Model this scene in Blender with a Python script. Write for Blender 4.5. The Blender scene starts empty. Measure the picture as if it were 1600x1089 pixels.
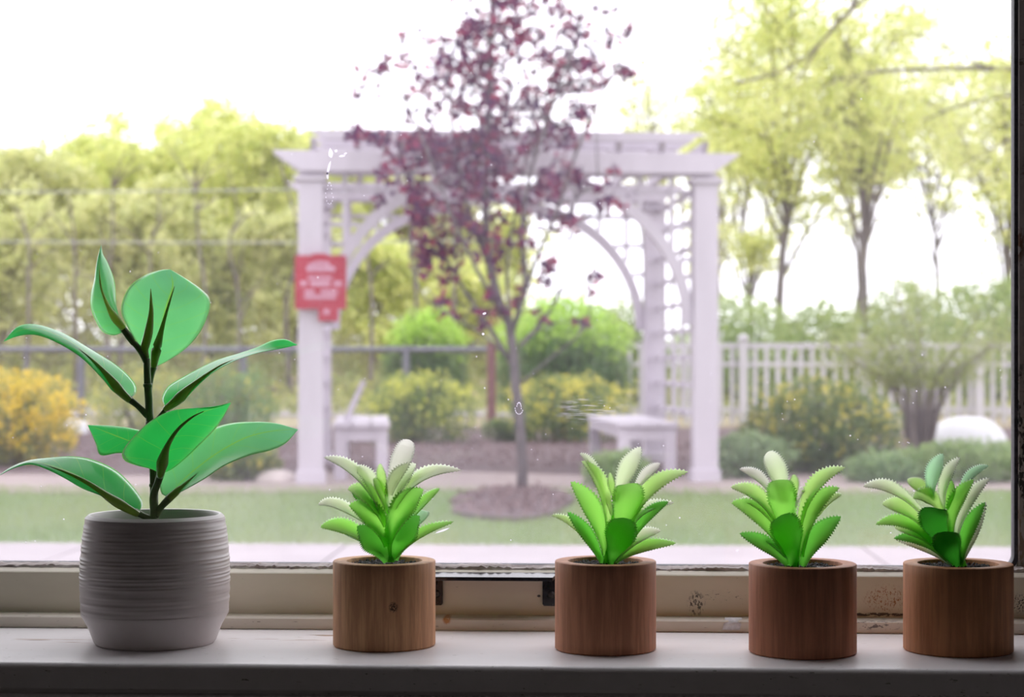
import bpy, bmesh, math, random
import numpy as np
from mathutils import Vector

random.seed(7)
RNG = np.random.default_rng(11)
sc = bpy.context.scene
COL = sc.collection

# ------------------------------------------------------------------ camera, sky, lights, exposure
F = 2950.0            # focal length in pixels of the 1600 wide frame
HY = 560.0            # horizon row
CZ = 0.196            # camera height above the sill top (sill top is z = 0)
YAW = math.atan(0.048)
GZ = CZ - 0.886       # garden level
S_, C_ = math.sin(YAW), math.cos(YAW)
FWD = np.array([-S_, C_, 0.0]); RGT = np.array([C_, S_, 0.0]); UP = np.array([0, 0, 1.0])
CAM = np.array([0.0, 0.0, CZ])

cd = bpy.data.cameras.new('camera'); cam = bpy.data.objects.new('camera', cd); COL.objects.link(cam)
cam.location = CAM; cam.rotation_euler = (math.pi / 2, 0, YAW)
cd.sensor_width = 36; cd.lens = F * 36 / 1600
cd.shift_y = (HY - 544.5) / 1600
cd.clip_start = 0.02; cd.clip_end = 500
cd.dof.use_dof = True; cd.dof.focus_distance = 1.29; cd.dof.aperture_fstop = cd.lens / 5.2; cd.dof.aperture_blades = 0
sc.camera = cam

w = bpy.data.worlds.new('overcast_sky'); sc.world = w; w.use_nodes = True
nt = w.node_tree; nt.nodes.clear()
o_ = nt.nodes.new('ShaderNodeOutputWorld'); b_ = nt.nodes.new('ShaderNodeBackground')
b_.inputs[0].default_value = (0.985, 0.975, 1.0, 1); b_.inputs[1].default_value = 2.5
nt.links.new(b_.outputs[0], o_.inputs[0])

la = bpy.data.lights.new('added_fill_light', 'AREA'); la.shape = 'DISK'; la.size = 0.5; la.energy = 1.8; la.color = (1, 0.93, 0.88)  # added fill light, out of view, brightens the room side of the pots
lo = bpy.data.objects.new('added_fill_light', la); COL.objects.link(lo); lo.location = (0.1, -1.0, 1.50)

sc.view_settings.view_transform = 'Standard'; sc.view_settings.look = 'None'
sc.view_settings.exposure = 0.0; sc.view_settings.gamma = 1.0; sc.view_settings.use_curve_mapping = False
cy = sc.cycles
cy.max_bounces = 12; cy.diffuse_bounces = 5; cy.glossy_bounces = 4; cy.transmission_bounces = 10; cy.transparent_max_bounces = 12
cy.sample_clamp_indirect = 6; cy.use_denoising = True
cy.caustics_reflective = False; cy.caustics_refractive = False

# ------------------------------------------------------------------ helpers
def W(px, py, Z):
    return CAM + Z * (FWD + (px - 800) / F * RGT + (HY - py) / F * UP)
def ground(px, py, z=GZ):
    return W(px, py, (CZ - z) * F / (py - HY))
def gnd_at(px, Z, z=GZ):
    p = W(px, HY, Z); p[2] = z; return p

def link(o, parent=None):
    COL.objects.link(o)
    if parent is not None: o.parent = parent
    return o
def mesh_obj(name, V, Fc, mat, parent=None, smooth=False, col=None, uv=None):
    me = bpy.data.meshes.new(name)
    V = np.asarray(V, float)
    if parent is not None:
        V = V - np.array(parent_loc(parent))
    if isinstance(Fc, np.ndarray):
        n, k = Fc.shape
        me.vertices.add(len(V)); me.vertices.foreach_set('co', V.astype(np.float32).ravel())
        me.loops.add(n * k); me.loops.foreach_set('vertex_index', Fc.astype(np.int32).ravel())
        me.polygons.add(n); me.polygons.foreach_set('loop_start', np.arange(0, n * k, k, dtype=np.int32))
        try: me.polygons.foreach_set('loop_total', np.full(n, k, dtype=np.int32))
        except Exception: pass
        me.update(calc_edges=True)
    else:
        me.from_pydata([tuple(v) for v in V], [], Fc); me.update()
    if smooth: me.polygons.foreach_set('use_smooth', np.ones(len(me.polygons), bool))
    if col is not None:
        a = me.color_attributes.new('Col', 'FLOAT_COLOR', 'POINT')
        c = np.ones((len(V), 4), np.float32); c[:, :3] = col; a.data.foreach_set('color', c.ravel())
    if uv is not None:
        a = me.attributes.new('leafuv', 'FLOAT_VECTOR', 'POINT')
        u = np.zeros((len(V), 3), np.float32); u[:, :2] = uv; a.data.foreach_set('vector', u.ravel())
    me.materials.append(mat)
    return link(bpy.data.objects.new(name, me), parent)
def parent_loc(p):
    l = np.zeros(3)
    while p is not None:
        l = l + np.array(p.location); p = p.parent
    return l
def tag(o, label=None, cat=None, group=None, kind=None):
    if label: o['label'] = label
    if cat: o['category'] = cat
    if group: o['group'] = group
    if kind: o['kind'] = kind
    return o
def empty(name, loc, label=None, cat=None, group=None, kind=None):
    o = bpy.data.objects.new(name, None); o.location = [float(a) for a in loc]; o.empty_display_size = 0.05
    COL.objects.link(o); return tag(o, label, cat, group, kind)

class MB:
    def __init__(s): s.V = []; s.F = []
    def add(s, V, Fc):
        n = len(s.V); s.V += [tuple(v) for v in V]; s.F += [tuple(i + n for i in f) for f in Fc]; return s
    def box(s, c, sz, ax=None):
        ax = ax or (np.array([1, 0, 0]), np.array([0, 1, 0]), np.array([0, 0, 1]))
        c = np.array(c, float); h = np.array(sz) / 2
        V = [c + ax[0] * h[0] * i + ax[1] * h[1] * j + ax[2] * h[2] * k for i in (-1, 1) for j in (-1, 1) for k in (-1, 1)]
        return s.add(V, [(0, 1, 3, 2), (4, 6, 7, 5), (0, 4, 5, 1), (2, 3, 7, 6), (0, 2, 6, 4), (1, 5, 7, 3)])
    def tube(s, P, R, n=8, cap=True):
        P = [np.array(p, float) for p in P]; m = len(P)
        if not hasattr(R, '__len__'): R = [R] * m
        V = []; Fc = []
        ref = np.array([0.13, 0.37, 0.92])
        for i in range(m):
            t = P[min(i + 1, m - 1)] - P[max(i - 1, 0)]; t = t / (np.linalg.norm(t) + 1e-12)
            if abs(t @ ref) > .95: ref = np.array([0.9, 0.3, 0.1])
            a = np.cross(t, ref); a /= np.linalg.norm(a); b = np.cross(t, a)
            for k in range(n):
                an = 2 * math.pi * k / n
                V.append(P[i] + R[i] * (math.cos(an) * a + math.sin(an) * b))
        for i in range(m - 1):
            for k in range(n):
                k2 = (k + 1) % n
                Fc.append((i * n + k, i * n + k2, (i + 1) * n + k2, (i + 1) * n + k))
        if cap: Fc += [tuple(range(n))[::-1], tuple((m - 1) * n + k for k in range(n))]
        return s.add(V, Fc)
    def prism(s, poly, ext):
        n = len(poly); ext = np.array(ext, float)
        V = [np.array(p, float) for p in poly] + [np.array(p, float) + ext for p in poly]
        Fc = [tuple(range(n))[::-1], tuple(range(n, 2 * n))] + [(i, (i + 1) % n, n + (i + 1) % n, n + i) for i in range(n)]
        return s.add(V, Fc)
    def build(s, name, mat, parent=None, smooth=False, bevel=0, seg=2):
        o = mesh_obj(name, s.V, s.F, mat, parent, smooth)
        bm = bmesh.new(); bm.from_mesh(o.data); bmesh.ops.recalc_face_normals(bm, faces=bm.faces)
        if bevel:
            bmesh.ops.bevel(bm, geom=list(bm.edges), offset=bevel, segments=seg, affect='EDGES', profile=.5, clamp_overlap=True)
        bm.to_mesh(o.data); bm.free()
        return o
def box(name, c, sz, mat, parent=None, bevel=0, ax=None):
    return MB().box(c, sz, ax).build(name, mat, parent, bevel=bevel)
def span(name, a, b, mat, parent=None, bevel=0):
    a = np.array(a, float); b = np.array(b, float)
    return box(name, (a + b) / 2, np.abs(b - a), mat, parent, bevel)
def lathe(name, prof, c, mat, parent=None, n=96, smooth=True, wob=None):
    V = []; Fc = []
    m = len(prof)
    for i, (r, z) in enumerate(prof):
        for k in range(n):
            a = 2 * math.pi * k / n
            rr, zz = (r, z) if wob is None else wob(r, z, a)
            V.append((c[0] + rr * math.cos(a), c[1] + rr * math.sin(a), c[2] + zz))
    for i in range(m - 1):
        for k in range(n):
            k2 = (k + 1) % n
            Fc.append((i * n + k, i * n + k2, (i + 1) * n + k2, (i + 1) * n + k))
    Fc.append(tuple(range(n))[::-1]); Fc.append(tuple((m - 1) * n + k for k in range(n)))
    o = MB().add(V, Fc).build(name, mat, parent, smooth=smooth)
    o.data.set_sharp_from_angle(angle=math.radians(38))
    return o
def cat_rom(P, n):
    P = np.array(P, float); m = len(P)
    d = np.r_[0, np.cumsum(np.linalg.norm(np.diff(P, axis=0), axis=1))]
    E = np.vstack([2 * P[0] - P[1], P, 2 * P[-1] - P[-2]])
    out = []
    for t in np.linspace(0, d[-1], n):
        i = min(max(np.searchsorted(d, t) - 1, 0), m - 2); u = (t - d[i]) / max(d[i + 1] - d[i], 1e-9)
        a, b, c, e = E[i], E[i + 1], E[i + 2], E[i + 3]
        out.append(.5 * ((2 * b) + (c - a) * u + (2 * a - 5 * b + 4 * c - e) * u * u + (3 * b - a - 3 * c + e) * u ** 3))
    return np.array(out)

# ------------------------------------------------------------------ materials
def mat(name):
    m = bpy.data.materials.new(name); m.use_nodes = True; nt = m.node_tree; nt.nodes.clear()
    out = nt.nodes.new('ShaderNodeOutputMaterial')
    def N(t, ins=None, **kw):
        n = nt.nodes.new('ShaderNode' + t)
        for k, v in kw.items(): setattr(n, k, v)
        for k, v in (ins or {}).items():
            if isinstance(v, bpy.types.NodeSocket): nt.links.new(v, n.inputs[k])
            else: n.inputs[k].default_value = v
        return n
    return m, N, out, nt
def ramp(N, fac, stops):
    r = N('ValToRGB', {'Fac': fac}); cr = r.color_ramp
    while len(cr.elements) < len(stops): cr.elements.new(.5)
    for e, (p, c) in zip(cr.elements, stops): e.position = p; e.color = (*c, 1) if len(c) == 3 else c
    return r.outputs[0]
def mix(N, fac, a, b, mode='MIX'):
    n = N('MixRGB', blend_type=mode)
    for k, v in (('Fac', fac), ('Color1', a), ('Color2', b)):
        if isinstance(v, bpy.types.NodeSocket): n.id_data.links.new(v, n.inputs[k])
        else: n.inputs[k].default_value = v if k == 'Fac' else (*v, 1)
    return n.outputs[0]
def math_(N, op, a, b=None, c=None):
    n = N('Math', operation=op)
    for i, v in enumerate((a, b, c)):
        if v is None: continue
        if isinstance(v, bpy.types.NodeSocket): n.id_data.links.new(v, n.inputs[i])
        else: n.inputs[i].default_value = v
    return n.outputs[0]
def noise(N, scale, detail=4, rough=.5, vec=None, dist=0):
    ins = {'Scale': scale, 'Detail': detail, 'Roughness': rough, 'Distortion': dist}
    if vec is not None: ins['Vector'] = vec
    return N('TexNoise', ins).outputs['Fac']
def pos(N): return N('NewGeometry').outputs['Position']
def mapped(N, vec, scale=(1, 1, 1), loc=(0, 0, 0), rot=(0, 0, 0)):
    return N('Mapping', {'Vector': vec, 'Scale': scale, 'Location': loc, 'Rotation': rot}).outputs[0]
def bump(N, h, strength=.3, dist=.001):
    return N('Bump', {'Height': h, 'Strength': strength, 'Distance': dist}).outputs[0]
def principled(N, out, nt, color, rough=.5, normal=None, **kw):
    p = N('BsdfPrincipled')
    for k, v in (('Base Color', color), ('Roughness', rough)):
        if isinstance(v, bpy.types.NodeSocket): nt.links.new(v, p.inputs[k])
        else: p.inputs[k].default_value = (*v, 1) if k == 'Base Color' else v
    for k, v in kw.items(): p.inputs[k.replace('_', ' ')].default_value = v
    if normal is not None: nt.links.new(normal, p.inputs['Normal'])
    nt.links.new(p.outputs[0], out.inputs[0]); return p
def simple(name, c1, c2=None, scale=20, rough=.6, bmp=.2, bd=.001, stretch=(1, 1, 1), **kw):
    m, N, out, nt = mat(name)
    v = mapped(N, pos(N), stretch)
    n = noise(N, scale, 5, .6, v)
    c = ramp(N, n, [(.3, c1), (.7, c2 or c1)])
    principled(N, out, nt, c, rough, bump(N, n, bmp, bd), **kw)
    return m
def blob(N, P, c, r):   # 0..1 mask around a world point, an ellipsoid
    v = N('VectorMath', {0: P, 1: tuple(-float(a) for a in c)}, operation='ADD').outputs[0]
    v = N('VectorMath', {0: v, 1: tuple(1 / a for a in r)}, operation='MULTIPLY').outputs[0]
    l = N('VectorMath', {0: v}, operation='LENGTH').outputs['Value']
    return N('MapRange', {'Value': l, 'From Min': .55, 'From Max': 1.0, 'To Min': 1, 'To Max': 0}).outputs[0]

def paint_mat(name, base, grime, chips=(), rough=.38, specks=.66, cream=0.0):
    """Old glossy paint on wood: faint brush relief, dirt specks, worn patches with a place of their own."""
    m, N, out, nt = mat(name); P = pos(N)
    n1 = noise(N, 9, 5, .6, mapped(N, P, (1, 3, 3)))
    c = mix(N, ramp(N, n1, [(.35, (0, 0, 0)), (.75, (1, 1, 1))]), base, grime)
    n2 = noise(N, 420, 2, .5, mapped(N, P, (.35, 1, 1)))
    n3 = noise(N, 25, 2)
    sp = math_(N, 'MULTIPLY', ramp(N, n2, [(specks + .06, (0, 0, 0)), (specks + .1, (1, 1, 1))]), ramp(N, n3, [(.5, (0, 0, 0)), (.6, (1, 1, 1))]))
    c = mix(N, math_(N, 'MULTIPLY', sp, .75), c, (.10, .07, .05))
    hgt = n1
    for cen, rad, colr, thr, scl, st in chips:
        k = noise(N, scl, 4, .65, mapped(N, P, st))
        mk = math_(N, 'MULTIPLY', blob(N, P, cen, rad), ramp(N, k, [(thr, (0, 0, 0)), (thr + .03, (1, 1, 1))]))
        c = mix(N, mk, c, colr)
    br = noise(N, 60, 3, .5, mapped(N, P, (.15, 1, 1)))
    principled(N, out, nt, c, rough, bump(N, math_(N, 'SUBTRACT', br, sp), .25, .0006))
    return m

def foliage_mat(name, rough=.6, trans=.5):
    m, N, out, nt = mat(name)
    c = N('Attribute', attribute_name='Col').outputs['Color']
    d = N('BsdfDiffuse', {'Color': c}); t = N('BsdfTranslucent', {'Color': mix(N, .35, c, (.78, .84, .42), 'MIX') if trans > .4 else c})
    mx = N('MixShader', {0: trans, 1: d.outputs[0], 2: t.outputs[0]})
    nt.links.new(mx.outputs[0], out.inputs[0]); return m
M = {}
M['foliage'] = foliage_mat('green_foliage')
M['plum_foliage'] = foliage_mat('plum_foliage', trans=.38)
M['bark'] = simple('grey_bark', (.10, .085, .08), (.23, .19, .17), 14, .9, .5, .01, (1, 1, .25))
M['plum_bark'] = simple('plum_bark', (.09, .075, .085), (.18, .15, .16), 40, .8, .4, .004, (1, 1, .3))
M['lawn'] = simple('lawn_soil', (.10, .17, .06), (.20, .25, .12), 6, .95, .4, .01)
M['mulch'] = simple('bark_mulch', (.07, .045, .05), (.17, .115, .12), 30, .95, .8, .02)
M['path'] = simple('garden_path_stone', (.27, .21, .20), (.36, .29, .28), 5, .9, .3, .004)
M['concrete'] = simple('pale_concrete', (.34, .295, .315), (.42, .37, .39), 3, .9, .2, .002)
M['hill'] = simple('leaf_litter', (.26, .20, .13), (.40, .36, .20), 1.5, 1, .6, .05)
M['road'] = simple('pale_road', (.36, .32, .33), (.44, .40, .41), 2, .9, .1, .01)
M['white_wood'] = simple('weathered_white_wood', (.50, .455, .515), (.58, .53, .60), 6, .6, .25, .003, (1, 1, .2))
M['white_fence'] = simple('white_fence_paint', (.46, .44, .47), (.52, .50, .53), 6, .5, .1, .001)
M['rail_grey'] = simple('galvanised_pipe', (.11, .11, .13), (.20, .20, .23), 20, .5, .1, .001)
M['red_post'] = simple('rusty_brown_post', (.14, .06, .06), (.22, .10, .10), 20, .8, .2, .002)
M['sign_red'] = simple('sign_red_enamel', (.36, .02, .045), (.43, .03, .06), 8, .45, .05, .0005)
M['sign_pink'] = simple('sign_lettering_pale', (.60, .34, .46), (.68, .42, .54), 8, .5, .05, .0005)
M['rock'] = simple('pale_rock', (.48, .42, .40), (.66, .58, .56), 7, .9, .6, .02)
M['white_rock'] = simple('white_rock', (.62, .62, .64), (.70, .70, .73), 3, .6, .1, .01)
M['cable'] = simple('pale_cable', (.40, .40, .40), (.5, .5, .5), 5, .6, .05, .001)
M['black'] = simple('black_cast_metal', (.010, .010, .016), (.02, .02, .03), 260, .16, .05, .0003)
M['screw'] = simple('dark_screw_steel', (.05, .05, .055), (.12, .12, .13), 300, .35, .1, .0002, Metallic=.6)
M['gasket'] = simple('black_glazing_seal', (.018, .018, .028), (.07, .07, .09), 180, .45, .5, .0006)
M['putty'] = simple('cracked_glazing_putty', (.10, .06, .05), (.62, .56, .54), 130, .8, .9, .001, (.25, 1, 1))
M['soil'] = simple('black_potting_grit', (.010, .008, .008), (.05, .045, .045), 700, .6, 1, .001)
M['room'] = simple('room_plaster', (.42, .40, .40), (.47, .45, .45), 8, .8, .1, .001)
M['room_floor'] = simple('room_carpet', (.16, .14, .13), (.22, .20, .18), 60, .95, .3, .002)
M['siding'] = simple('house_siding', (.55, .53, .52), (.6, .58, .57), 4, .8, .1, .001)

# white pot
m, N, out, nt = mat('off_white_ribbed_ceramic')
n = noise(N, 30, 4, .5, mapped(N, pos(N), (1, 1, 1.5)))
principled(N, out, nt, ramp(N, n, [(.3, (.55, .50, .49)), (.7, (.60, .555, .545))]), .38, bump(N, n, .15, .0006)); M['ceramic'] = m

def wood_mat(name, a, b, seed, knot=None):
    m, N, out, nt = mat(name)
    P = N('TexCoord').outputs['Object']
    v = mapped(N, P, (1, 1, .07), (seed, seed * .7, 0))
    g = noise(N, 190, 6, .65, v); big = noise(N, 22, 3, .5, mapped(N, P, (1, 1, .18), (seed, 0, 0)), .6)
    fine = noise(N, 620, 2, .6, mapped(N, P, (1, 1, .035), (0, seed, 0)))
    c = mix(N, big, a, b)
    c = mix(N, ramp(N, g, [(.42, (1, 1, 1)), (.6, (0, 0, 0))]), c, tuple(x * .8 for x in a))
    c = mix(N, math_(N, 'MULTIPLY', ramp(N, fine, [(.66, (0, 0, 0)), (.74, (1, 1, 1))]), .35), c, tuple(x * .5 for x in a))
    if knot:
        k = blob(N, P, knot, (.0035, .01, .0042)); nn = noise(N, 900, 3, .6, P)
        c = mix(N, math_(N, 'MULTIPLY', k, ramp(N, nn, [(.42, (0, 0, 0)), (.5, (1, 1, 1))])), c, (.10, .045, .02))
    principled(N, out, nt, c, .62, bump(N, math_(N, 'ADD', g, fine), .35, .0004))
    return m
def sheet_shader(N, out, nt, m, c, trans, rough, spec, bp):
    ins = {'Color': c}
    d = N('BsdfDiffuse', {**ins, 'Normal': bp}); t = N('BsdfTranslucent', ins)
    mx = N('MixShader', {0: trans, 1: d.outputs[0], 2: t.outputs[0]})
    g = N('BsdfGlossy', {'Color': (1, 1, 1, 1), 'Roughness': rough, 'Normal': bp})
    fc = math_(N, 'POWER', N('LayerWeight', {'Blend': .5}).outputs['Facing'], 4)
    fc = math_(N, 'MULTIPLY', math_(N, 'ADD', math_(N, 'MULTIPLY', fc, .9), .05), spec)
    fc = math_(N, 'MULTIPLY', fc, math_(N, 'SUBTRACT', 1, N('NewGeometry').outputs['Backfacing']))
    mm = N('MixShader', {0: fc, 1: mx.outputs[0], 2: g.outputs[0]})
    nt.links.new(mm.outputs[0], out.inputs[0]); return m
def rib_mat(name, colr, trans=.6):
    m, N, out, nt = mat(name)
    n = noise(N, 120, 3, .5, pos(N)); c = mix(N, n, colr, tuple(x * .7 for x in colr))
    return sheet_shader(N, out, nt, m, c, trans, .35, .8, bump(N, n, .1, .0002))
def soft_leaf_mat(name, trans, rough, veins=False, spec=.5):
    m, N, out, nt = mat(name)
    c = N('Attribute', attribute_name='Col').outputs['Color']
    if veins:
        uv = N('Attribute', attribute_name='leafuv').outputs['Vector']
        s = N('SeparateXYZ', {0: uv}); au = math_(N, 'ABSOLUTE', s.outputs[0])
        ph = math_(N, 'FRACT', math_(N, 'MULTIPLY', math_(N, 'SUBTRACT', s.outputs[1], math_(N, 'MULTIPLY', au, .17)), 6.5))
        ln = math_(N, 'LESS_THAN', math_(N, 'ABSOLUTE', math_(N, 'SUBTRACT', ph, .5)), .018)
        mid = math_(N, 'LESS_THAN', au, .03); edge = math_(N, 'GREATER_THAN', au, .975)
        k = math_(N, 'MAXIMUM', math_(N, 'MULTIPLY', ln, .5), math_(N, 'MAXIMUM', mid, math_(N, 'MULTIPLY', edge, .6)))
        c = mix(N, k, c, (.62, .90, .30))
        nv = noise(N, 60, 3, .6, pos(N)); c = mix(N, math_(N, 'MULTIPLY', nv, .25), c, (.10, .55, .20))
    nz = noise(N, 900, 2, .5, pos(N)); bp = bump(N, nz, .08, .0002)
    return sheet_shader(N, out, nt, m, c, trans, rough, spec, bp)
M['succ'] = soft_leaf_mat('soft_vinyl_leaf', .87, .42, False, .45)
M['rub'] = soft_leaf_mat('waxy_leaf', .82, .26, True, .7)
M['stem'] = simple('dark_green_stem', (.09, .15, .05), (.14, .21, .07), 120, .45, .3, .0005)
M['rib'] = rib_mat('olive_leaf_rib', (.40, .52, .12), .62)
M['bud'] = rib_mat('yellow_green_rib', (.80, .84, .30), .72)

# glass: clear pane under a film of dust that scatters the daylight
m, N, out, nt = mat('dusty_window_glass')
P = pos(N)
cloud = noise(N, 5, 5, .6, P); streak = noise(N, 260, 2, .5, mapped(N, P, (1, 1, .03)))
grain = noise(N, 1500, 2, .6, P); spk = N('TexVoronoi', {'Vector': P, 'Scale': 260.0}).outputs['Distance']
sp = ramp(N, spk, [(.045, (1, 1, 1)), (.08, (0, 0, 0))])
spm = ramp(N, noise(N, 11, 3, .6, P), [(.5, (0, 0, 0)), (.66, (1, 1, 1))])
wipe = noise(N, 700, 2, .6, mapped(N, P, (.10, 1, 1), rot=(0, math.radians(-33), 0)))
wm = blob(N, P, W(925, 640, 1.40), (.03, .1, .012))
zz = N('SeparateXYZ', {0: P}).outputs[2]
low = N('MapRange', {'Value': zz, 'From Min': .045, 'From Max': .12, 'To Min': .05, 'To Max': 0.0}).outputs[0]
f = math_(N, 'ADD', .008, math_(N, 'MULTIPLY', math_(N, 'SUBTRACT', cloud, .3), .085))
f = math_(N, 'ADD', f, math_(N, 'MULTIPLY', math_(N, 'SUBTRACT', grain, .5), .06))
f = math_(N, 'ADD', f, math_(N, 'MULTIPLY', math_(N, 'SUBTRACT', streak, .5), .03))
f = math_(N, 'ADD', f, low)
f = math_(N, 'ADD', f, math_(N, 'MULTIPLY', math_(N, 'MULTIPLY', sp, spm), .2))
f = math_(N, 'ADD', f, math_(N, 'MULTIPLY', wm, math_(N, 'MULTIPLY', ramp(N, wipe, [(.56, (0, 0, 0)), (.62, (1, 1, 1))]), .18)))
f = N('Clamp', {0: f, 1: .012, 2: .8}).outputs[0]
tr = N('BsdfTransparent', {'Color': (.985, .985, 1, 1)}); tl = N('BsdfTranslucent', {'Color': (.90, .86, 1.0, 1)})
gl = N('BsdfGlossy', {'Color': (1, 1, 1, 1), 'Roughness': .02})
a = N('MixShader', {0: f, 1: tr.outputs[0], 2: tl.outputs[0]})
fr = N('MixShader', {0: .03, 1: a.outputs[0], 2: gl.outputs[0]})
nt.links.new(fr.outputs[0], out.inputs[0]); M['glass'] = m
m, N, out, nt = mat('dried_spatter'); t1 = N('BsdfTranslucent', {'Color': (.95, .93, 1, 1)}); nt.links.new(t1.outputs[0], out.inputs[0]); M['spatter'] = m

# ------------------------------------------------------------------ room shell, sill, window
Zs0, Zs1 = CZ * F / (1041 - HY), CZ * F / (986 - HY)   # sill front edge and where the stop begins
YS0, YS1 = Zs0 * C_, Zs1 * C_
YR = YS1 + .018                                        # sash face
RAILZ = .0413
YG = YR + .022                                         # glass
def xat(px, Y):                                        # world x where image column px meets the plane y = Y
    d = FWD + (px - 800) / F * RGT
    return d[0] * Y / d[1]
XL, XR = -.62, .62
Z0, Z1 = -.80, 1.60
def struct(o, label=None): return tag(o, label, None, None, 'structure')

YW = YS0 + .018
wl = MB()
wl.box(((XL - 2.2) / 2, YW + .10, (Z0 + Z1) / 2), (abs(-2.2 - XL), .20, Z1 - Z0))
wl.box(((XR + 1.8) / 2, YW + .10, (Z0 + Z1) / 2), (1.8 - XR, .20, Z1 - Z0))
wl.box(((XL + XR) / 2, YW + .10, (1.15 + Z1) / 2), (XR - XL, .20, Z1 - 1.15))
wl.box(((XL + XR) / 2, YW + .10, (Z0 - .021) / 2), (XR - XL, .20, abs(-.021 - Z0)))
struct(wl.build('wall_front', M['room']), 'plaster wall that holds the window above the sill')
struct(span('wall_left', (-2.25, -3, Z0), (-2.2, YW, Z1), M['room']), 'plaster side wall of the room')
struct(span('wall_right', (1.8, -3, Z0), (1.85, YW, Z1), M['room']), 'plaster side wall opposite the first')
struct(span('wall_back', (-2.25, -3.05, Z0), (1.85, -3, Z1), M['room']), 'plaster wall behind the viewer')
struct(span('ceiling', (-2.25, -3.05, Z1), (1.85, YW + .2, Z1 + .05), M['room']), 'plain room ceiling')
struct(span('floor', (-2.25, -3.05, Z0 - .05), (1.85, YW, Z0), M['room_floor']), 'room floor below the window')
lamp = empty('added_fill_lamp', (.1, -1.0, Z1), 'added unseen ceiling lamp that fills in the room side', 'lamp')  # unseen fixture added to go with the fill light
lathe('fill_lamp_rim', [(.02, 0), (.27, 0), (.28, -.03), (.27, -.06), (.25, -.06), (.25, -.03), (.02, -.03)], (.1, -1.0, Z1), M['white_fence'], lamp, 48)

sill_chips = [(W(430, 995, 1.33), (.09, .02, .01), (.45, .34, .27), .60, 60, (.2, 1, 1)),
              (W(60, 1003, 1.31), (.12, .012, .01), (.50, .36, .28), .56, 90, (.1, 1, 1)),
              (W(60, 1003, 1.31), (.10, .006, .01), (.16, .12, .09), .60, 160, (.1, 1, 1)),
              (W(650, 1045, 1.2), (.006, .006, .006), (.04, .04, .04), .42, 400, (1, 1, 1)),
              (W(700, 1035, 1.21), (.05, .02, .01), (.30, .24, .20), .68, 300, (.3, 1, 1))]
M['sill_paint'] = paint_mat('worn_white_sill_paint', (.88, .85, .86), (.82, .78, .78), sill_chips, .36, .62)
rail_chips = [(W(1087, 942, 1.375), (.0075, .03, .011), (.10, .09, .08), .52, 700, (1, 1, .5)),
              (W(1130, 930, 1.375), (.018, .03, .006), (.14, .13, .11), .60, 700, (.5, 1, 1)),
              (W(1385, 937, 1.36), (.018, .03, .012), (.34, .17, .09), .55, 900, (1, 1, .6)),
              (W(1375, 936, 1.36), (.008, .03, .006), (.45, .20, .08), .58, 700, (1, 1, 1)),
              (W(1375, 961, 1.36), (.035, .03, .0018), (.07, .06, .05), .47, 500, (.3, 1, 1)),
              (W(1592, 942, 1.36), (.007, .03, .008), (.05, .05, .05), .52, 800, (1, 1, 1)),
              (W(842, 931, 1.375), (.0016, .03, .0012), (.02, .02, .02), .35, 300, (1, 1, 1))]
M['rail_paint'] = paint_mat('cream_rail_paint', (.66, .60, .49), (.56, .51, .41), rail_chips, .42, .66)
stop_chips = [(W(698, 968, 1.36), (.0035, .03, .004), (.42, .18, .05), .42, 500, (1, 1, 1)),
              (W(1370, 975, 1.35), (.04, .03, .004), (.16, .13, .12), .55, 420, (.4, 1, 1)),
              (W(760, 986, 1.35), (.3, .006, .0012), (.32, .16, .08), .56, 120, (.2, 1, 1))]
M['stop_paint'] = paint_mat('cream_stop_paint', (.64, .58, .50), (.54, .48, .40), stop_chips, .45, .62)
stile_chips = [(W(1595, 700, 1.36), (.02, .05, .08), (.03, .025, .02), .52, 260, (1, 1, .5)),
               (W(1593, 380, 1.36), (.01, .05, .018), (.14, .07, .04), .45, 260, (1, 1, .5)),
               (W(1595, 850, 1.36), (.02, .05, .03), (.20, .15, .11), .50, 200, (1, 1, .3)),
               (W(1595, 200, 1.36), (.02, .05, .2), (.12, .10, .09), .66, 300, (1, 1, .4))]
M['stile_paint'] = paint_mat('flaking_grey_paint', (.34, .31, .30), (.26, .23, .22), stile_chips, .6, .55)

# windowsill board with a rounded nose
prof = []
r = .004
for k in range(9):
    a = math.pi / 2 + k / 8 * math.pi / 2
    prof.append((YS0 + r + r * math.cos(a), -r + r * math.sin(a)))
prof = [(YS1 + .06, 0)] + prof + [(YS0, -.0165), (YS0 + .003, -.0195), (YS1 + .06, -.0195)]
sx0, sx1 = XL - .05, XR + .05
sl = MB(); sl.prism([(sx0, y, z) for y, z in prof], (sx1 - sx0, 0, 0))
o = sl.build('window_sill', M['sill_paint'], smooth=False); struct(o, 'worn white painted wooden sill under the window')
# sill apron, recessed below
struct(span('trim_1', (sx0, YS0 + .006, -.075), (sx1, YW + .0, -.020), M['sill_paint'], bevel=.001), 'shaded board below the nose of the sill')
# window stop on the sill
st = MB(); st.prism([(XL, YS1, 0.0003), (XL, YS1 - .0004, .0078), (XL, YS1 + .001, .0088), (XL, YR + .004, .0092), (XL, YR + .004, 0.0003)], (XR - XL, 0, 0))
struct(st.build('trim_2', M['stop_paint']), 'low cream wooden stop along the back of the sill')

win = empty('window_1', (0, YR, 0), 'old painted window sash with dusty glass', None, None, 'structure')
xj = xat(1590, YG - .004)          # inner edge of the right stile
xg = xat(1582, YG - .001)          # edge of the glass opening
rl = MB(); rl.prism([(XL, YR, .006), (XL, YR + .0004, RAILZ - .0030), (XL, YR + .0014, RAILZ - .0022), (XL, YR + .0055, RAILZ - .0002), (XL, YR + .0065, RAILZ), (XL, YR + .030, RAILZ), (XL, YR + .030, .006)], (XR - XL, 0, 0))
rl.build('bottom_rail', M['rail_paint'], win)
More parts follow.
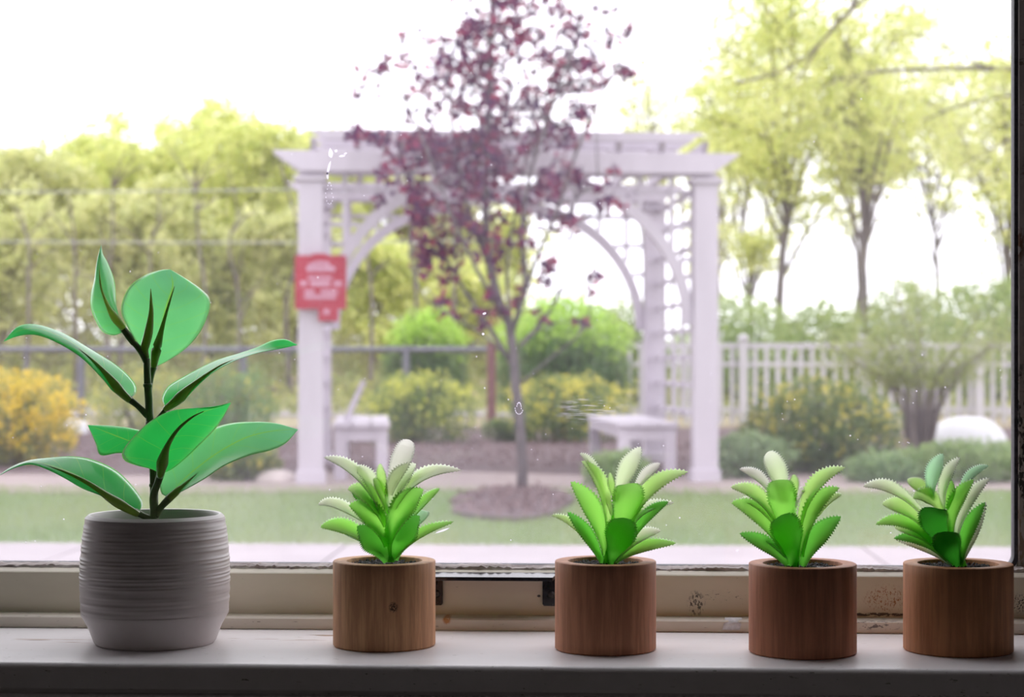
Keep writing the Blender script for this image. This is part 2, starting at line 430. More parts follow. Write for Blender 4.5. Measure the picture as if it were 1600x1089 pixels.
# right stile, its face set proud and stepped
sm = MB(); sm.prism([(xj, YG + .01, RAILZ + .0015), (xj, YG - .0035, RAILZ + .0015), (xj + .0010, YG - .0055, RAILZ + .0015), (xj + .0046, YG - .0060, RAILZ + .0015), (xj + .0058, YR + .004, RAILZ + .0015), (xj + .012, YR - .002, RAILZ + .0015), (XR, YR - .002, RAILZ + .0015), (XR, YG + .01, RAILZ + .0015)], (0, 0, 1.08 - RAILZ))
sm.build('right_stile', M['stile_paint'], win)
span('left_stile', (XL, YR, RAILZ), (XL + .05, YG + .01, 1.15), M['rail_paint'], win, .001)
span('top_rail', (XL + .05, YR, 1.06), (XR - .05, YG + .01, 1.12), M['rail_paint'], win, .001)
# putty bed along the bottom, uneven
V = []; Fc = []; n = 420
xs = np.linspace(XL + .05, xj + .004, n)
for i, x in enumerate(xs):
    j1, j2 = RNG.normal(0, .00035, 2)
    hh = .0018 + .0005 * math.sin(x * 90) * math.sin(x * 23)
    V += [(x, YR + .006 + j1, RAILZ), (x, YR + .007 + j1, RAILZ + hh + j2), (x, YG - .0045, RAILZ + hh + .0012 + j2 * .5), (x, YG - .0045, RAILZ)]
    if i: 
        a = 4 * (i - 1); b = 4 * i
        Fc += [(a, b, b + 1, a + 1), (a + 1, b + 1, b + 2, a + 2), (a + 2, b + 2, b + 3, a + 3)]
MB().add(V, Fc).build('putty_bed', M['putty'], win)
# rubber seal: bottom strip, rounded corner, vertical strip
gb = CZ - (880.5 - HY) * YG / C_ / F
gz0 = gb
rc = .0085
pth = [(XL + .05, gz0)]
for k in range(9):
    a = -math.pi / 2 + k / 8 * math.pi / 2
    pth.append((xg - rc + rc * math.cos(a), gz0 + rc + rc * math.sin(a)))
pth += [(xg, 1.06)]
V = []; Fc = []
for i, (x, z) in enumerate(pth):
    p0 = pth[max(i - 1, 0)]; p1 = pth[min(i + 1, len(pth) - 1)]
    t = np.array([p1[0] - p0[0], p1[1] - p0[1]]); t /= np.linalg.norm(t); nrm = np.array([t[1], -t[0]])
    o1 = np.array([x, z]); o2 = o1 + nrm * .0036
    if i > 4: o2 = o1 + nrm * (xj - xg + .001)
    V += [(o1[0], YG - .0015, o1[1]), (o1[0] + nrm[0] * .0006, YG - .004, o1[1] + nrm[1] * .0006), (o2[0], YG - .004, o2[1]), (o2[0], YG + .004, o2[1]), (o1[0], YG + .004, o1[1])]
    if i:
        a = 5 * (i - 1); b = 5 * i
        Fc += [(a + q, b + q, b + (q + 1) % 5, a + (q + 1) % 5) for q in range(5)]
MB().add(V, Fc).build('rubber_seal', M['gasket'], win)
span('pane', (XL + .04, YG - .0004, RAILZ + .0005), (xj + .004, YG + .0012, 1.08), M['glass'], win)
# dried spots and drips on the pane
sp = MB()
def splat(px, py, rx, ry, n=9, rot=0):
    c = W(px, py, (YG - .0006) / C_); k = 1.40 / F
    c = np.array([xat(px, YG), YG - .0009, CZ + (HY - py) / F * (YG / (FWD[1] + (px - 800) / F * RGT[1]))])
    pts = []
    for i in range(n):
        a = 2 * math.pi * i / n; q = random.uniform(.7, 1.1)
        u, v = rx * k * math.cos(a) * q, ry * k * math.sin(a) * q
        pts.append((c[0] + u * math.cos(rot) - v * math.sin(rot), c[1], c[2] + u * math.sin(rot) + v * math.cos(rot)))
    sp.prism(pts, (0, .0004, 0))
for i in range(210):
    s_ = random.choice([.7, .8, .9, 1.0, 1.3]); splat(random.uniform(10, 1575), random.betavariate(2, 1.4) * 850 + 10, s_, s_, 6)
for px, py, rx, ry, ro in [(517, 240, 4, 9, .2), (514, 262, 2.5, 12, -.25), (535, 244, 6, 2, 0), (512, 275, 2, 6, 0), (525, 236, 3, 3, 0), (540, 240, 3, 2, .4), (691, 829, 13, 1.6, .35), (755, 522, 2.2, 2.2, 0), (757, 490, 3, 2, .5), (1152, 860, 2, 2, 0)]:
    splat(px, py, rx, ry, 9, ro)
for (cx, cy_, rx, ry) in [(515, 302, 6, 17), (811, 638, 6, 9)]:      # ring-shaped dried drops
    for k in range(16):
        a = 2 * math.pi * k / 16
        splat(cx + rx * math.cos(a) * (1 if math.sin(a) > 0 else .6), cy_ + ry * math.sin(a), .8, 1.5, 6)
tag(sp.build('dried_spots', M['spatter'], win), None, None, None, 'stuff')
# sash lift: bar on two brackets
hl = MB()
kx0, kx1 = xat(655, YR), xat(872, YR)
tz, bz = RAILZ - .0012, RAILZ - .0032
d = .017
hl.add([(kx0, YR + .0004, tz), (kx1, YR + .0004, tz), (kx1 - .0035, YR - d, tz - .0016), (kx0 + .0035, YR - d, tz - .0016), (kx0, YR + .0004, tz - .002), (kx1, YR + .0004, tz - .002), (kx1 - .0035, YR - d, tz - .0044), (kx0 + .0035, YR - d, tz - .0044)], [(0, 1, 2, 3), (7, 6, 5, 4), (0, 4, 5, 1), (1, 5, 6, 2), (2, 6, 7, 3), (3, 7, 4, 0)])
hd = hl.build('sash_lift', M['black'], win, bevel=.0004)
tag(hd, 'black cast metal lift bar')
for sx, xx in ((1, xat(681, YR)), (-1, xat(859, YR))):
    b = MB(); bw = .0105
    b.prism([(xx - bw / 2, YR - .0028, bz - .0002), (xx + bw / 2, YR - .0028, bz - .0002), (xx + bw / 2, YR - .0028, .0175), (xx + bw / 2 - .001, YR - .0028, .0162), (xx - bw / 2 + .001, YR - .0028, .0162), (xx - bw / 2, YR - .0028, .0175)], (0, .0026, 0))
    b.prism([(xx - .0015, YR - .002, bz), (xx - .0015, YR - .013, bz), (xx - .0015, YR - .002, bz - .008)], (.003, 0, 0))
    b.build('bracket', M['black'], hd, bevel=.0003)
    s2 = MB(); s2.tube([(xx + .001, YR - .0042, .0245), (xx + .001, YR - .0026, .0245)], [.0017, .0030], 14); s2.build('screw', M['screw'], hd)
    s2 = MB(); s2.box((xx + .001, YR - .0043, .0245), (.0032, .0004, .0006)).box((xx + .001, YR - .0043, .0245), (.0006, .0004, .0032)); s2.build('screw_slot', M['gasket'], hd)

# small blob of sealant on the stop
g = MB()
V = []; Fc = []; n1, n2 = 14, 8
c0 = W(1145, 976, 1.345)
for i in range(n1):
    for j in range(n2):
        u = i / (n1 - 1) * 2 - 1; v = j / (n2 - 1) * 2 - 1
        hh = max(0, 1 - u * u) * max(0, 1 - v * v)
        V.append((c0[0] + u * .0062 + v * .001, YS1 - .0008 - .0012 * hh + max(0, v) * .004, .0062 + v * .0042 + .0008 * hh * random.random()))
for i in range(n1 - 1):
    for j in range(n2 - 1):
        a = i * n2 + j; Fc.append((a, a + 1, a + n2 + 1, a + n2))
M['sealant'] = simple('smeared_sealant', (.50, .50, .53), (.70, .70, .74), 300, .25, .8, .0006)
struct(g.add(V, Fc).build('trim_3', M['sealant'], smooth=True), 'smear of grey sealant on the window stop')

# ------------------------------------------------------------------ potted plants
def leaf_mesh(name, A, Mm, B, mt, parent, c_in, c_edge, c_tip, th=.0006, m=9, teeth=0, tooth=.0006, label=None):
    A, Mm, B = np.array(A), np.array(Mm), np.array(B); n = len(Mm)
    ts = np.linspace(-1, 1, m)
    G = np.zeros((n, m, 3))
    for j, t in enumerate(ts):
        G[:, j] = Mm + t * (B - A) / 2 + t * t * ((A + B) / 2 - Mm)
    if teeth:
        for i in range(5, n - 1):
            for j, s in ((0, -1), (m - 1, 1)):
                dd = G[i, j] - G[i, m // 2]; L = np.linalg.norm(dd)
                if L > 1e-6:
                    G[i, j] += dd / L * (tooth, -tooth * .35, tooth * .1)[i % 3] * min(1, i / n * 2.2)
    du = np.gradient(G, axis=0); dv = np.gradient(G, axis=1)
    Nn = np.cross(du, dv); Nn /= (np.linalg.norm(Nn, axis=2, keepdims=True) + 1e-12)
    prof = (1 - np.abs(ts) ** 3)[None, :, None] * th * np.clip(np.minimum(np.linspace(0, 1, n) * 12, (1 - np.linspace(0, 1, n)) * 6), 0, 1)[:, None, None]
    T = G + Nn * prof; Bt = G - Nn * prof
    V = list(T.reshape(-1, 3)); idx = np.arange(n * m).reshape(n, m); bi = idx.copy(); k = n * m
    for i in range(n):
        for j in range(1, m - 1): bi[i, j] = k; V.append(Bt[i, j]); k += 1
    Fc = []
    for i in range(n - 1):
        for j in range(m - 1):
            Fc.append((idx[i, j], idx[i, j + 1], idx[i + 1, j + 1], idx[i + 1, j]))
            Fc.append((bi[i, j], bi[i + 1, j], bi[i + 1, j + 1], bi[i, j + 1]))
    uvs = np.zeros((len(V), 2)); 
    for i in range(n):
        for j in range(m):
            uvs[idx[i, j]] = (ts[j], i / (n - 1)); uvs[bi[i, j]] = (ts[j], i / (n - 1))
    s = uvs[:, 1]; e = np.abs(uvs[:, 0])
    ke = np.clip((e - .72) / .28, 0, 1)[:, None] * .55; kt = np.clip((s - .45) / .55, 0, 1)[:, None] ** 1.5
    c = np.array(c_in)[None] * (1 - kt) + np.array(c_tip)[None] * kt
    c = c * (1 - ke) + np.array(c_edge)[None] * ke
    o = mesh_obj(name, V, np.array(Fc), mt, parent, True, c, uvs)
    bm = bmesh.new(); bm.from_mesh(o.data); bmesh.ops.recalc_face_normals(bm, faces=bm.faces); bm.to_mesh(o.data); bm.free()
    if label: o['label'] = label
    return o

WD = {'p': ((.86, .96, .72), (.95, .98, .92), (.94, .97, .88)), 'b': ((.72, .95, .46), (.88, .97, .76), (.82, .96, .66)),
      'm': ((.56, .90, .32), (.68, .93, .52), (.62, .91, .42)), 'd': ((.38, .77, .23), (.50, .82, .38), (.38, .73, .28)),
      'k': ((.17, .50, .12), (.26, .58, .22), (.15, .44, .12)), 'w': ((.93, .95, .86), (.97, .98, .95), (.96, .96, .92)),
      't': ((.66, .90, .66), (.82, .95, .84), (.72, .92, .74))}
def succ_leaf(root, Z0, org, scl, base, mid, tip, wd, wt, colr, k=.85, blunt=False, cup=.22):
    def tw(p): return np.array(W(org[0] + p[0] / scl, org[1] + p[1] / scl, Z0 - p[2] / scl * Z0 / F))
    n = 67
    b = np.array([base[0], base[1], 0.]); e = np.array([tip[0], tip[1], wt]); mm = np.array([mid[0], mid[1], wt * .38])
    ctl = 2 * mm - .5 * (b + e)
    ts = np.linspace(0, 1, n)[:, None]
    P = (1 - ts) ** 2 * b + 2 * ts * (1 - ts) * ctl + ts ** 2 * e
    if blunt:        # the end curls over towards the viewer
        P[:, 1] = np.where(ts[:, 0] > .8, P[:, 1] + (ts[:, 0] - .8) ** 2 * 90, P[:, 1]); P[:, 2] += np.clip(ts[:, 0] - .6, 0, 1) ** 2 * 120
    t = ts[:, 0]
    sm = np.clip(t / .55, 0, 1); sm = sm * sm * (3 - 2 * sm)
    pw, ex = (2.6, .5) if blunt else (1.7, .85)
    prof = (.42 + .58 * sm) * np.where(t > .55, np.clip(1 - (np.clip((t - .55) / .45, 0, 1)) ** pw, 0, 1) ** ex, 1) + .004
    T = np.gradient(P, axis=0); T /= np.linalg.norm(T, axis=1, keepdims=True) + 1e-9
    ip = np.stack([-T[:, 1], T[:, 0], np.zeros(n)], 1); L = np.linalg.norm(ip, axis=1, keepdims=True)
    ip /= np.maximum(L, 1e-6)
    ip = np.where((ip[:, :1] * ip[n // 2, 0] + ip[:, 1:2] * ip[n // 2, 1]) < 0, -ip, ip)
    Sd = k * ip + math.sqrt(max(0, 1 - k * k)) * np.array([0, 0, 1.0]) * (1 if ip[n // 2, 1] > 0 else -1)
    Sd -= (Sd * T).sum(1, keepdims=True) * T * .7; Sd /= np.linalg.norm(Sd, axis=1, keepdims=True)
    Nn = np.cross(T, Sd)
    out = np.array([e[0] - b[0], e[1] - b[1], wt]); out[1] = 0; out /= (np.linalg.norm(out) + 1e-6)
    ref = np.array([0, -1.0, 0]) * .8 - out
    if (Nn[n // 2] @ ref) < 0: Nn = -Nn
    hw = (wd / 2 * prof / max(k, .5))[:, None]
    cf = (1 - t ** 3)[:, None] * cup * 2
    A = P - Sd * hw + Nn * hw * cf; B = P + Sd * hw + Nn * hw * cf
    Aw = [tw(p) for p in A]; Mw = [tw(p) for p in P]; Bw = [tw(p) for p in B]
    ci, ce, ct = WD[colr]
    j = random.uniform(.93, 1.05)
    return leaf_mesh('leaf', Aw, Mw, Bw, M['succ'], root, [min(1, x * j) for x in ci], ce, ct, th=.0009, m=9, teeth=1, tooth=.0012)

def succulent(px, pyb, dia, rimy, label, org, scl, leaves, woodm, stemc):
    Zf = CZ * F / (pyb - HY); Z = Zf + dia / 2
    c = np.array(W(px, HY, Z)); c[2] = 0.0002
    h = CZ - (rimy - HY) * Z / F
    root = empty('potted_succulent', c, label, 'potted plant', 'small succulents in wooden pots')
    R = dia / 2; ri = R * .735; e = .0007
    pr = [(R * .9, 0), (R - .0009, 0), (R, .0009)] + [(R, h * k / 8) for k in range(1, 8)] + [(R, h - e), (R - e * .4, h - e * .35), (R - e, h), (ri + e, h), (ri + e * .3, h - e * .4), (ri, h - e * 1.3), (ri, h * .5), (ri * .9, h * .5)]
    o = lathe('pot', pr, c, woodm, root, 112)
    # grit: granules
    sb = MB(); zs = h - .0030
    lathe('soil', [(.001, h * .52), (ri - .0006, h * .52), (ri - .0006, zs - .001), (ri * .5, zs), (.001, zs)], c, M['soil'], root, 40)
    for i in range(420):
        a = random.uniform(0, 6.283); rr = (ri - .0016) * math.sqrt(random.random()); s = random.uniform(.0006, .0013)
        q = np.array([c[0] + rr * math.cos(a), c[1] + rr * math.sin(a), c[2] + zs + random.uniform(-.0004, .0008)])
        V = [q + np.array(v) * s * np.array([random.uniform(.7, 1.2) for _ in range(3)]) for v in ((1, 0, 0), (-1, 0, 0), (0, 1, 0), (0, -1, 0), (0, 0, 1), (0, 0, -1))]
        sb.add(V, [(0, 2, 4), (2, 1, 4), (1, 3, 4), (3, 0, 4), (2, 0, 5), (1, 2, 5), (3, 1, 5), (0, 3, 5)])
    tag(sb.build('grit', M['soil'], root), kind='stuff')
    # stem
    def tw(p): return W(org[0] + p[0] / scl, org[1] + p[1] / scl, Z)
    s = MB(); s.tube([tw(p) + np.array([0, .0016, 0]) for p in stemc], [.0028, .0020, .0014, .0007], 12)
    me = s.build('stem', M['succ'], root, smooth=True)
    a = me.data.color_attributes.new('Col', 'FLOAT_COLOR', 'POINT'); a.data.foreach_set('color', np.tile(np.array([.35, .8, .15, 1], np.float32), len(me.data.vertices)))
    for lf in leaves:
        succ_leaf(root, Z, org, scl, *lf)
    return root

wm = [wood_mat('bamboo_wood_1', (.58, .29, .14), (.70, .39, .20), .3, (0.010, -.0345, .030)), wood_mat('bamboo_wood_2', (.52, .22, .115), (.62, .29, .165), 1.7),
      wood_mat('bamboo_wood_3', (.50, .195, .10), (.59, .25, .14), 3.1), wood_mat('bamboo_wood_4', (.48, .20, .08), (.58, .27, .12), 5.2)]
succulent(600.5, 1020, .0700, 875.5, 'wooden pot with a knot and a pale-topped succulent, next to the white pot', (490, 680), 5.1875, [
    ((610, 480), (710, 220), (775, 32), 165, -60, 'w', .95, True), ((690, 540), (790, 390), (900, 292), 110, -80, 'p', .8),
    ((540, 650), (400, 520), (315, 398), 120, -60, 'd', .8), ((560, 700), (460, 380), (325, 255), 115, -50, 'p', .85),
    ((595, 500), (552, 350), (540, 228), 78, 0, 'b', 1), ((540, 600), (320, 300), (82, 180), 95, 0, 'p', .6),
    ((660, 600), (880, 345), (1195, 282), 100, 20, 'p', .6), ((605, 600), (690, 370), (832, 232), 165, 25, 'p', .95),
    ((590, 620), (545, 460), (485, 345), 90, 30, 'b', .8), ((680, 860), (850, 680), (905, 612), 110, -80, 't', .8),
    ((585, 740), (440, 500), (275, 438), 150, 50, 'b', .8), ((700, 790), (880, 560), (1022, 430), 75, 0, 'm', .7),
    ((590, 830), (230, 590), (40, 566), 85, -10, 'p', .6), ((600, 900), (470, 660), (285, 570), 190, 80, 'm', .9),
    ((600, 880), (730, 590), (890, 440), 200, 90, 'm', .95), ((570, 990), (430, 870), (250, 800), 60, -60, 't', .6),
    ((570, 960), (270, 765), (55, 748), 125, 10, 'm', .75), ((650, 1010), (860, 810), (1138, 700), 78, 30, 'm', .7),
    ((640, 1010), (725, 800), (862, 655), 195, 120, 'd', .95), ((610, 1020), (500, 860), (350, 738), 205, 130, 'd', .95)],
    wm[0], [(625, 1030), (612, 850), (600, 600), (598, 480)])
succulent(946, 1026, .0682, 876, 'wooden pot with a broad-leaved bright succulent, at the right end of the black window lift', (850, 690), 5.1875, [
    ((490, 520), (400, 220), (288, 95), 65, -50, 'p', .8), ((720, 430), (830, 270), (942, 175), 85, -60, 'w', .85),
    ((580, 480), (680, 230), (785, 40), 150, -20, 'p', .95, False), ((570, 480), (548, 350), (535, 248), 55, 0, 'b', 1),
    ((550, 600), (530, 490), (520, 390), 55, -50, 'w', .9), ((520, 740), (460, 350), (303, 158), 110, 0, 'b', .85),
    ((680, 720), (870, 380), (1168, 245), 130, 20, 'b', .85), ((680, 760), (810, 560), (1055, 495), 90, -20, 'p', .7),
    ((690, 830), (850, 600), (1010, 488), 95, 50, 'd', .8), ((500, 920), (390, 560), (215, 325), 160, 60, 'm', .9),
    ((600, 880), (675, 520), (690, 335), 250, 120, 'm', 1, True), ((460, 960), (250, 690), (60, 598), 60, -20, 'b', .7),
    ((560, 980), (760, 790), (945, 722), 105, -15, 'p', .7), ((470, 985), (345, 760), (190, 570), 110, 70, 'd', .85),
    ((560, 990), (800, 865), (1072, 822), 100, 50, 'm', .7), ((530, 1000), (610, 790), (640, 612), 255, 150, 'd', 1, True)],
    wm[1], [(505, 1000), (520, 820), (555, 600), (570, 470)])
succulent(1254, 1032, .0714, 880, 'small dark wooden pot with rounded central leaves, second from the right end of the sill', (1130, 695), 5.314, [
    ((500, 460), (445, 230), (365, 58), 165, -20, 'p', .95, True), ((420, 440), (290, 275), (135, 198), 85, -60, 'w', .7),
    ((600, 520), (640, 400), (678, 368), 45, -60, 'w', .8), ((590, 470), (592, 330), (582, 245), 75, 0, 'b', 1),
    ((440, 650), (270, 420), (60, 352), 120, 0, 'b', .75), ((460, 700), (270, 500), (138, 462), 75, -40, 'p', .6),
    ((640, 680), (765, 340), (1015, 188), 125, 10, 'b', .85), ((780, 600), (890, 460), (982, 414), 60, -20, 'b', .7),
    ((530, 920), (290, 590), (68, 484), 150, 60, 'm', .85), ((650, 930), (760, 530), (966, 358), 145, 70, 'm', .85),
    ((560, 860), (495, 480), (470, 285), 240, 100, 'm', 1, True), ((540, 950), (400, 820), (330, 770), 50, -40, 't', .6),
    ((530, 1000), (350, 840), (135, 735), 125, 70, 'd', .8), ((660, 1010), (790, 770), (978, 595), 170, 80, 'd', .9),
    ((590, 1010), (540, 760), (480, 580), 265, 150, 'd', 1, True)],
    wm[2], [(600, 1020), (590, 820), (570, 600), (560, 440)])
succulent(1497, 1029, .0725, 880, 'small dark wooden pot with a leaning, unruly succulent at the right end of the sill', (1340, 700), 5.445, [
    ((625, 430), (650, 210), (727, 48), 135, -40, 't', .95, False), ((760, 520), (790, 380), (780, 258), 90, -30, 'm', .9),
    ((730, 520), (750, 260), (872, 80), 105, 0, 'p', .9), ((850, 440), (960, 240), (1116, 150), 75, -30, 't', .8),
    ((650, 440), (520, 330), (425, 262), 110, -40, 'b', .8), ((570, 580), (290, 355), (45, 328), 105, 20, 'p', .7),
    ((840, 760), (950, 450), (1125, 255), 110, 10, 'p', .85), ((720, 560), (600, 420), (472, 430), 130, 80, 'b', .8),
    ((540, 650), (370, 510), (208, 475), 135, 10, 'b', .8), ((800, 720), (845, 460), (990, 268), 135, 60, 'm', .9),
    ((640, 830), (470, 710), (312, 672), 120, -20, 'b', .75), ((640, 830), (400, 640), (152, 652), 110, 40, 'm', .8),
    ((880, 980), (985, 740), (1092, 458), 100, -10, 'p', .8), ((880, 970), (955, 690), (1085, 460), 130, 60, 'd', .85),
    ((810, 1000), (570, 850), (310, 768), 100, 0, 'p', .7), ((780, 980), (560, 800), (305, 768), 110, 40, 'd', .75),
    ((760, 820), (660, 640), (640, 500), 255, 120, 'k', 1, True), ((860, 1005), (775, 850), (745, 705), 245, 160, 'k', 1, True)],
    wm[3], [(900, 1010), (860, 850), (780, 640), (730, 500)])

# ribbed white pot and the broad-leaved plant in it
Zc = CZ * F / (1018.5 - HY) + .0415
PC = np.array(W(242.5, HY, Zc)); PC[2] = .0002
hP = CZ - (803 - HY) * Zc / F
rub = empty('potted_rubber_plant', PC, 'broad-leaved green plant in a ribbed white ceramic pot at the left end of the sill', 'potted plant')
R = .0513
keys = [(0, .0400), (.0012, .0415), (.012, .0455), (.020, .0500), (.0245, .0508), (.04, .0514), (.055, .0512), (.07, .0500), (.080, .0487), (.088, .0475), (hP - .0022, .0466)]
kz = np.array([k[0] for k in keys]); kr = np.array([k[1] for k in keys])
prp = [(.036, 0)]
zz_ = np.concatenate([np.linspace(0, .022, 12), np.linspace(.0225, hP - .0022, 170)])
rr_ = random.Random(4); rings = [(.025 + i * .0027 + rr_.uniform(-.0006, .0006), rr_.choice([.00008, .00015, .0003, .00045]), rr_.uniform(.0006, .0011)) for i in range(24)]
for z in zz_:
    r_ = np.interp(z, kz, kr)
    g_ = sum(a * math.exp(-((z - c) / s) ** 2) for c, a, s in rings) if z > .022 else 0
    prp.append((r_ + g_ - (.0004 if z > .022 else 0), z))
ro = .0464
prp += [(ro - .0004, hP - .0008), (ro - .0014, hP), (ro - .0028, hP - .0003), (ro - .0036, hP - .002), (ro - .002, hP - .02), (ro - .001, hP - .03), (.02, hP - .03)]
def wobble(r, z, a):
    k = 1 if .022 < z < hP - .004 and r > .044 else 0
    return r + k * .00015 * math.sin(3 * a + z * 900), z + k * .0006 * math.sin(a * 1.0 + 1.2)
lathe('pot', prp, PC, M['ceramic'], rub, 128, wob=wobble)
lathe('soil', [(.001, hP - .028), (.0440, hP - .028), (.0437, hP - .0125), (.02, hP - .011), (.001, hP - .0105)], PC, M['soil'], rub, 40)
def rp(p):   # image px, py and offset towards the viewer in px
    return np.array(W(p[0], p[1], Zc - (p[2] if len(p) > 2 else 0) * Zc / F))
PXM = Zc / F
def tube_px(name, pts, rad, mt, parent, n=12, sm=24):
    P = cat_rom([rp(p) for p in pts], sm); Rr = np.interp(np.linspace(0, 1, sm), np.linspace(0, 1, len(rad)), rad) * PXM
    if name == 'midrib': Rr = Rr * np.interp(np.linspace(0, 1, sm), [0, .25, .45, 1], [1, .95, .72, .62])
    return MB().tube(P, list(Rr), n).build(name, mt, parent, smooth=True)
tube_px('stem', [(242, 830), (241, 800), (240, 740), (236, 680), (232, 620), (230, 585), (229, 560)], [7, 6.6, 6.3, 6.5, 6.3, 6, 5], M['stem'], rub)
tube_px('stem', [(229, 566), (223, 553), (214, 541), (208, 535)], [5, 5.6, 5, 4.6], M['stem'], rub)
tube_px('stem', [(232, 640, -10), (234, 605, -14), (237, 585, -16), (241, 572, -18)], [3.5, 4, 4.5, 5], M['stem'], rub)
for y in (758, 697, 661, 602):   # nodes
    xx = np.interp(y, [585, 620, 680, 740, 800], [230, 232, 236, 240, 241]); tube_px('stem_node', [(xx, y + 3), (xx, y), (xx, y - 3)], [6.6, 7.6, 6.6], M['stem'], rub, 12, 6)
# unopened spike
tube_px('bud', [(229, 560), (226, 545), (232, 520, 5), (236, 490, 8), (236, 470, 8), (235.5, 451, 8)], [4.5, 7, 6.8, 4.5, 2.4, .5], M['rib'], rub)
RC = {'u': ((.47, .88, .52), (.60, .94, .58), (.52, .88, .64)), 'g': ((.19, .82, .33), (.50, .93, .45), (.26, .86, .42)), 'd': ((.22, .74, .32), (.45, .88, .40), (.24, .76, .38))}
def rleaf(A, Mm, B, pet, petr, cc, rib, ribr, ribm='rib', n=40):
    A = cat_rom([rp(p) for p in A], n); Mn = cat_rom([rp(p) for p in Mm], n); B = cat_rom([rp(p) for p in B], n)
    ci, ce, ct = RC[cc]
    o = leaf_mesh('leaf', A, Mn, B, M['rub'], rub, ci, ce, ct, th=.0004, m=17)
    if rib:
        k = tube_px('midrib', rib, ribr, M[ribm], o)
    if pet: tube_px('leaf_stalk', pet, petr, M['stem'], rub)
    return o
# narrow upright leaf, upper left
rleaf([(191, 520, 4), (176, 524, -4), (158, 516, -10), (143, 485, -14), (142, 460, -14), (147, 438, -12), (152, 405, -6), (158, 382, 0)],
      [(191, 518, 6), (182, 500, 8), (172, 482, 9), (162, 462, 9), (157, 435, 7), (155, 410, 3), (158, 382, 0)],
      [(191, 516, 4), (187, 500, -4), (182, 475, -16), (179, 440, -20), (169, 412, -16), (161, 397, -8), (158, 382, 0)],
      [(209, 537), (201, 525, 2), (192, 513, 4)], [4.6, 6, 5], 'u', [(193, 513, 6), (184, 502, 11), (172, 485, 12), (163, 465, 11), (157, 445, 9), (155, 421, 7)], [5, 7.5, 4.5, 3, 2, 1], 'bud')
# big round leaf
rleaf([(241, 571, -18), (226, 552, -24), (204, 520, -26), (190, 490, -26), (192, 468, -28), (204, 446, -32), (226, 430, -38), (250, 422, -46), (266, 421, -50)],
      [(241, 573, -18), (246, 548, -20), (253, 510, -20), (262, 475, -24), (270, 447, -36), (266, 421, -50)],
      [(243, 573, -18), (262, 564, -22), (290, 545, -24), (312, 520, -24), (326, 490, -26), (328, 468, -28), (316, 453, -34), (292, 436, -44), (266, 421, -50)],
      None, None, 'u', [(240, 574, -14), (243, 553, -12), (250, 525, -14), (258, 495, -17), (267, 465, -22), (273, 447, -30)], [5, 8.5, 6, 3.6, 2.5, .8])
# arching leaf, left
rleaf([(200, 622, -4), (211, 617, -24), (213, 604, -34), (202, 588, -38), (180, 569, -38), (141, 545, -34), (100, 521, -28), (58, 507, -22), (28, 510, -14), (5, 534, -8)],
      [(200, 622, 0), (185, 603, 0), (165, 580, 2), (135, 552, 2), (100, 529, 0), (58, 514, -4), (25, 519, -6), (5, 534, -8)],
      [(200, 622, 4), (178, 613, 16), (158, 590, 22), (128, 560, 22), (92, 537, 18), (58, 524, 10), (30, 525, 0), (5, 534, -8)],
      [(231, 650, 0), (215, 634, 0), (197, 620, 0)], [5.5, 4.6, 6], 'g', [(203, 626, 6), (188, 612, 10), (170, 590, 10), (148, 567, 9), (120, 545, 7), (90, 530, 4)], [5, 8.5, 6, 4, 3, 1])
# arching leaf, right
rleaf([(258, 636, 0), (253, 622, -16), (262, 604, -26), (284, 590, -32), (310, 576, -34), (340, 562, -32), (373, 552, -28), (400, 543, -24), (425, 532, -20), (446, 530, -14), (465, 539, -8)],
      [(262, 636, 4), (285, 614, 6), (310, 594, 4), (345, 570, 0), (390, 553, -6), (430, 543, -8), (465, 539, -8)],
      [(264, 637, 6), (284, 630, 16), (300, 612, 20), (325, 588, 18), (360, 567, 12), (400, 552, 4), (435, 545, -4), (465, 539, -8)],
      [(236, 668, 0), (248, 654, 2), (262, 638, 4)], [5, 4.5, 5], 'g', [(258, 640, 10), (275, 627, 16), (295, 608, 15), (320, 588, 11), (350, 569, 5), (385, 556, -2)], [5, 9, 6, 4, 2.6, .8])
# small leaf behind, left
rleaf([(240, 702, -8), (232, 678, -30), (205, 669, -44), (170, 665, -52), (137, 664, -56)],
      [(240, 702, -8), (215, 694, -22), (178, 680, -36), (137, 664, -56)],
      [(240, 704, -8), (212, 710, -12), (185, 708, -16), (157, 711, -20), (148, 690, -38), (137, 664, -56)],
      None, None, 'g', None, None)
# large leaf, lower right, seen from above
rleaf([(264, 776, 2), (253, 772, -6), (250, 752, -16), (262, 722, -26), (290, 696, -34), (322, 674, -40), (356, 662, -44), (392, 659, -44), (430, 661, -40), (466, 671, -34)],
      [(264, 777, 0), (282, 755, -8), (310, 730, -14), (345, 705, -20), (385, 684, -26), (425, 674, -30), (466, 671, -34)],
      [(266, 777, 4), (290, 765, 10), (320, 748, 14), (350, 728, 12), (389, 712, 4), (422, 704, -6), (446, 693, -18), (466, 671, -34)],
      [(243, 806, 0), (252, 792, 0), (266, 777, 2)], [6, 5.2, 6.5], 'u', [(264, 779, 2), (276, 768, 3), (292, 754, -2), (312, 737, -8)], [6.5, 6, 3, .8])
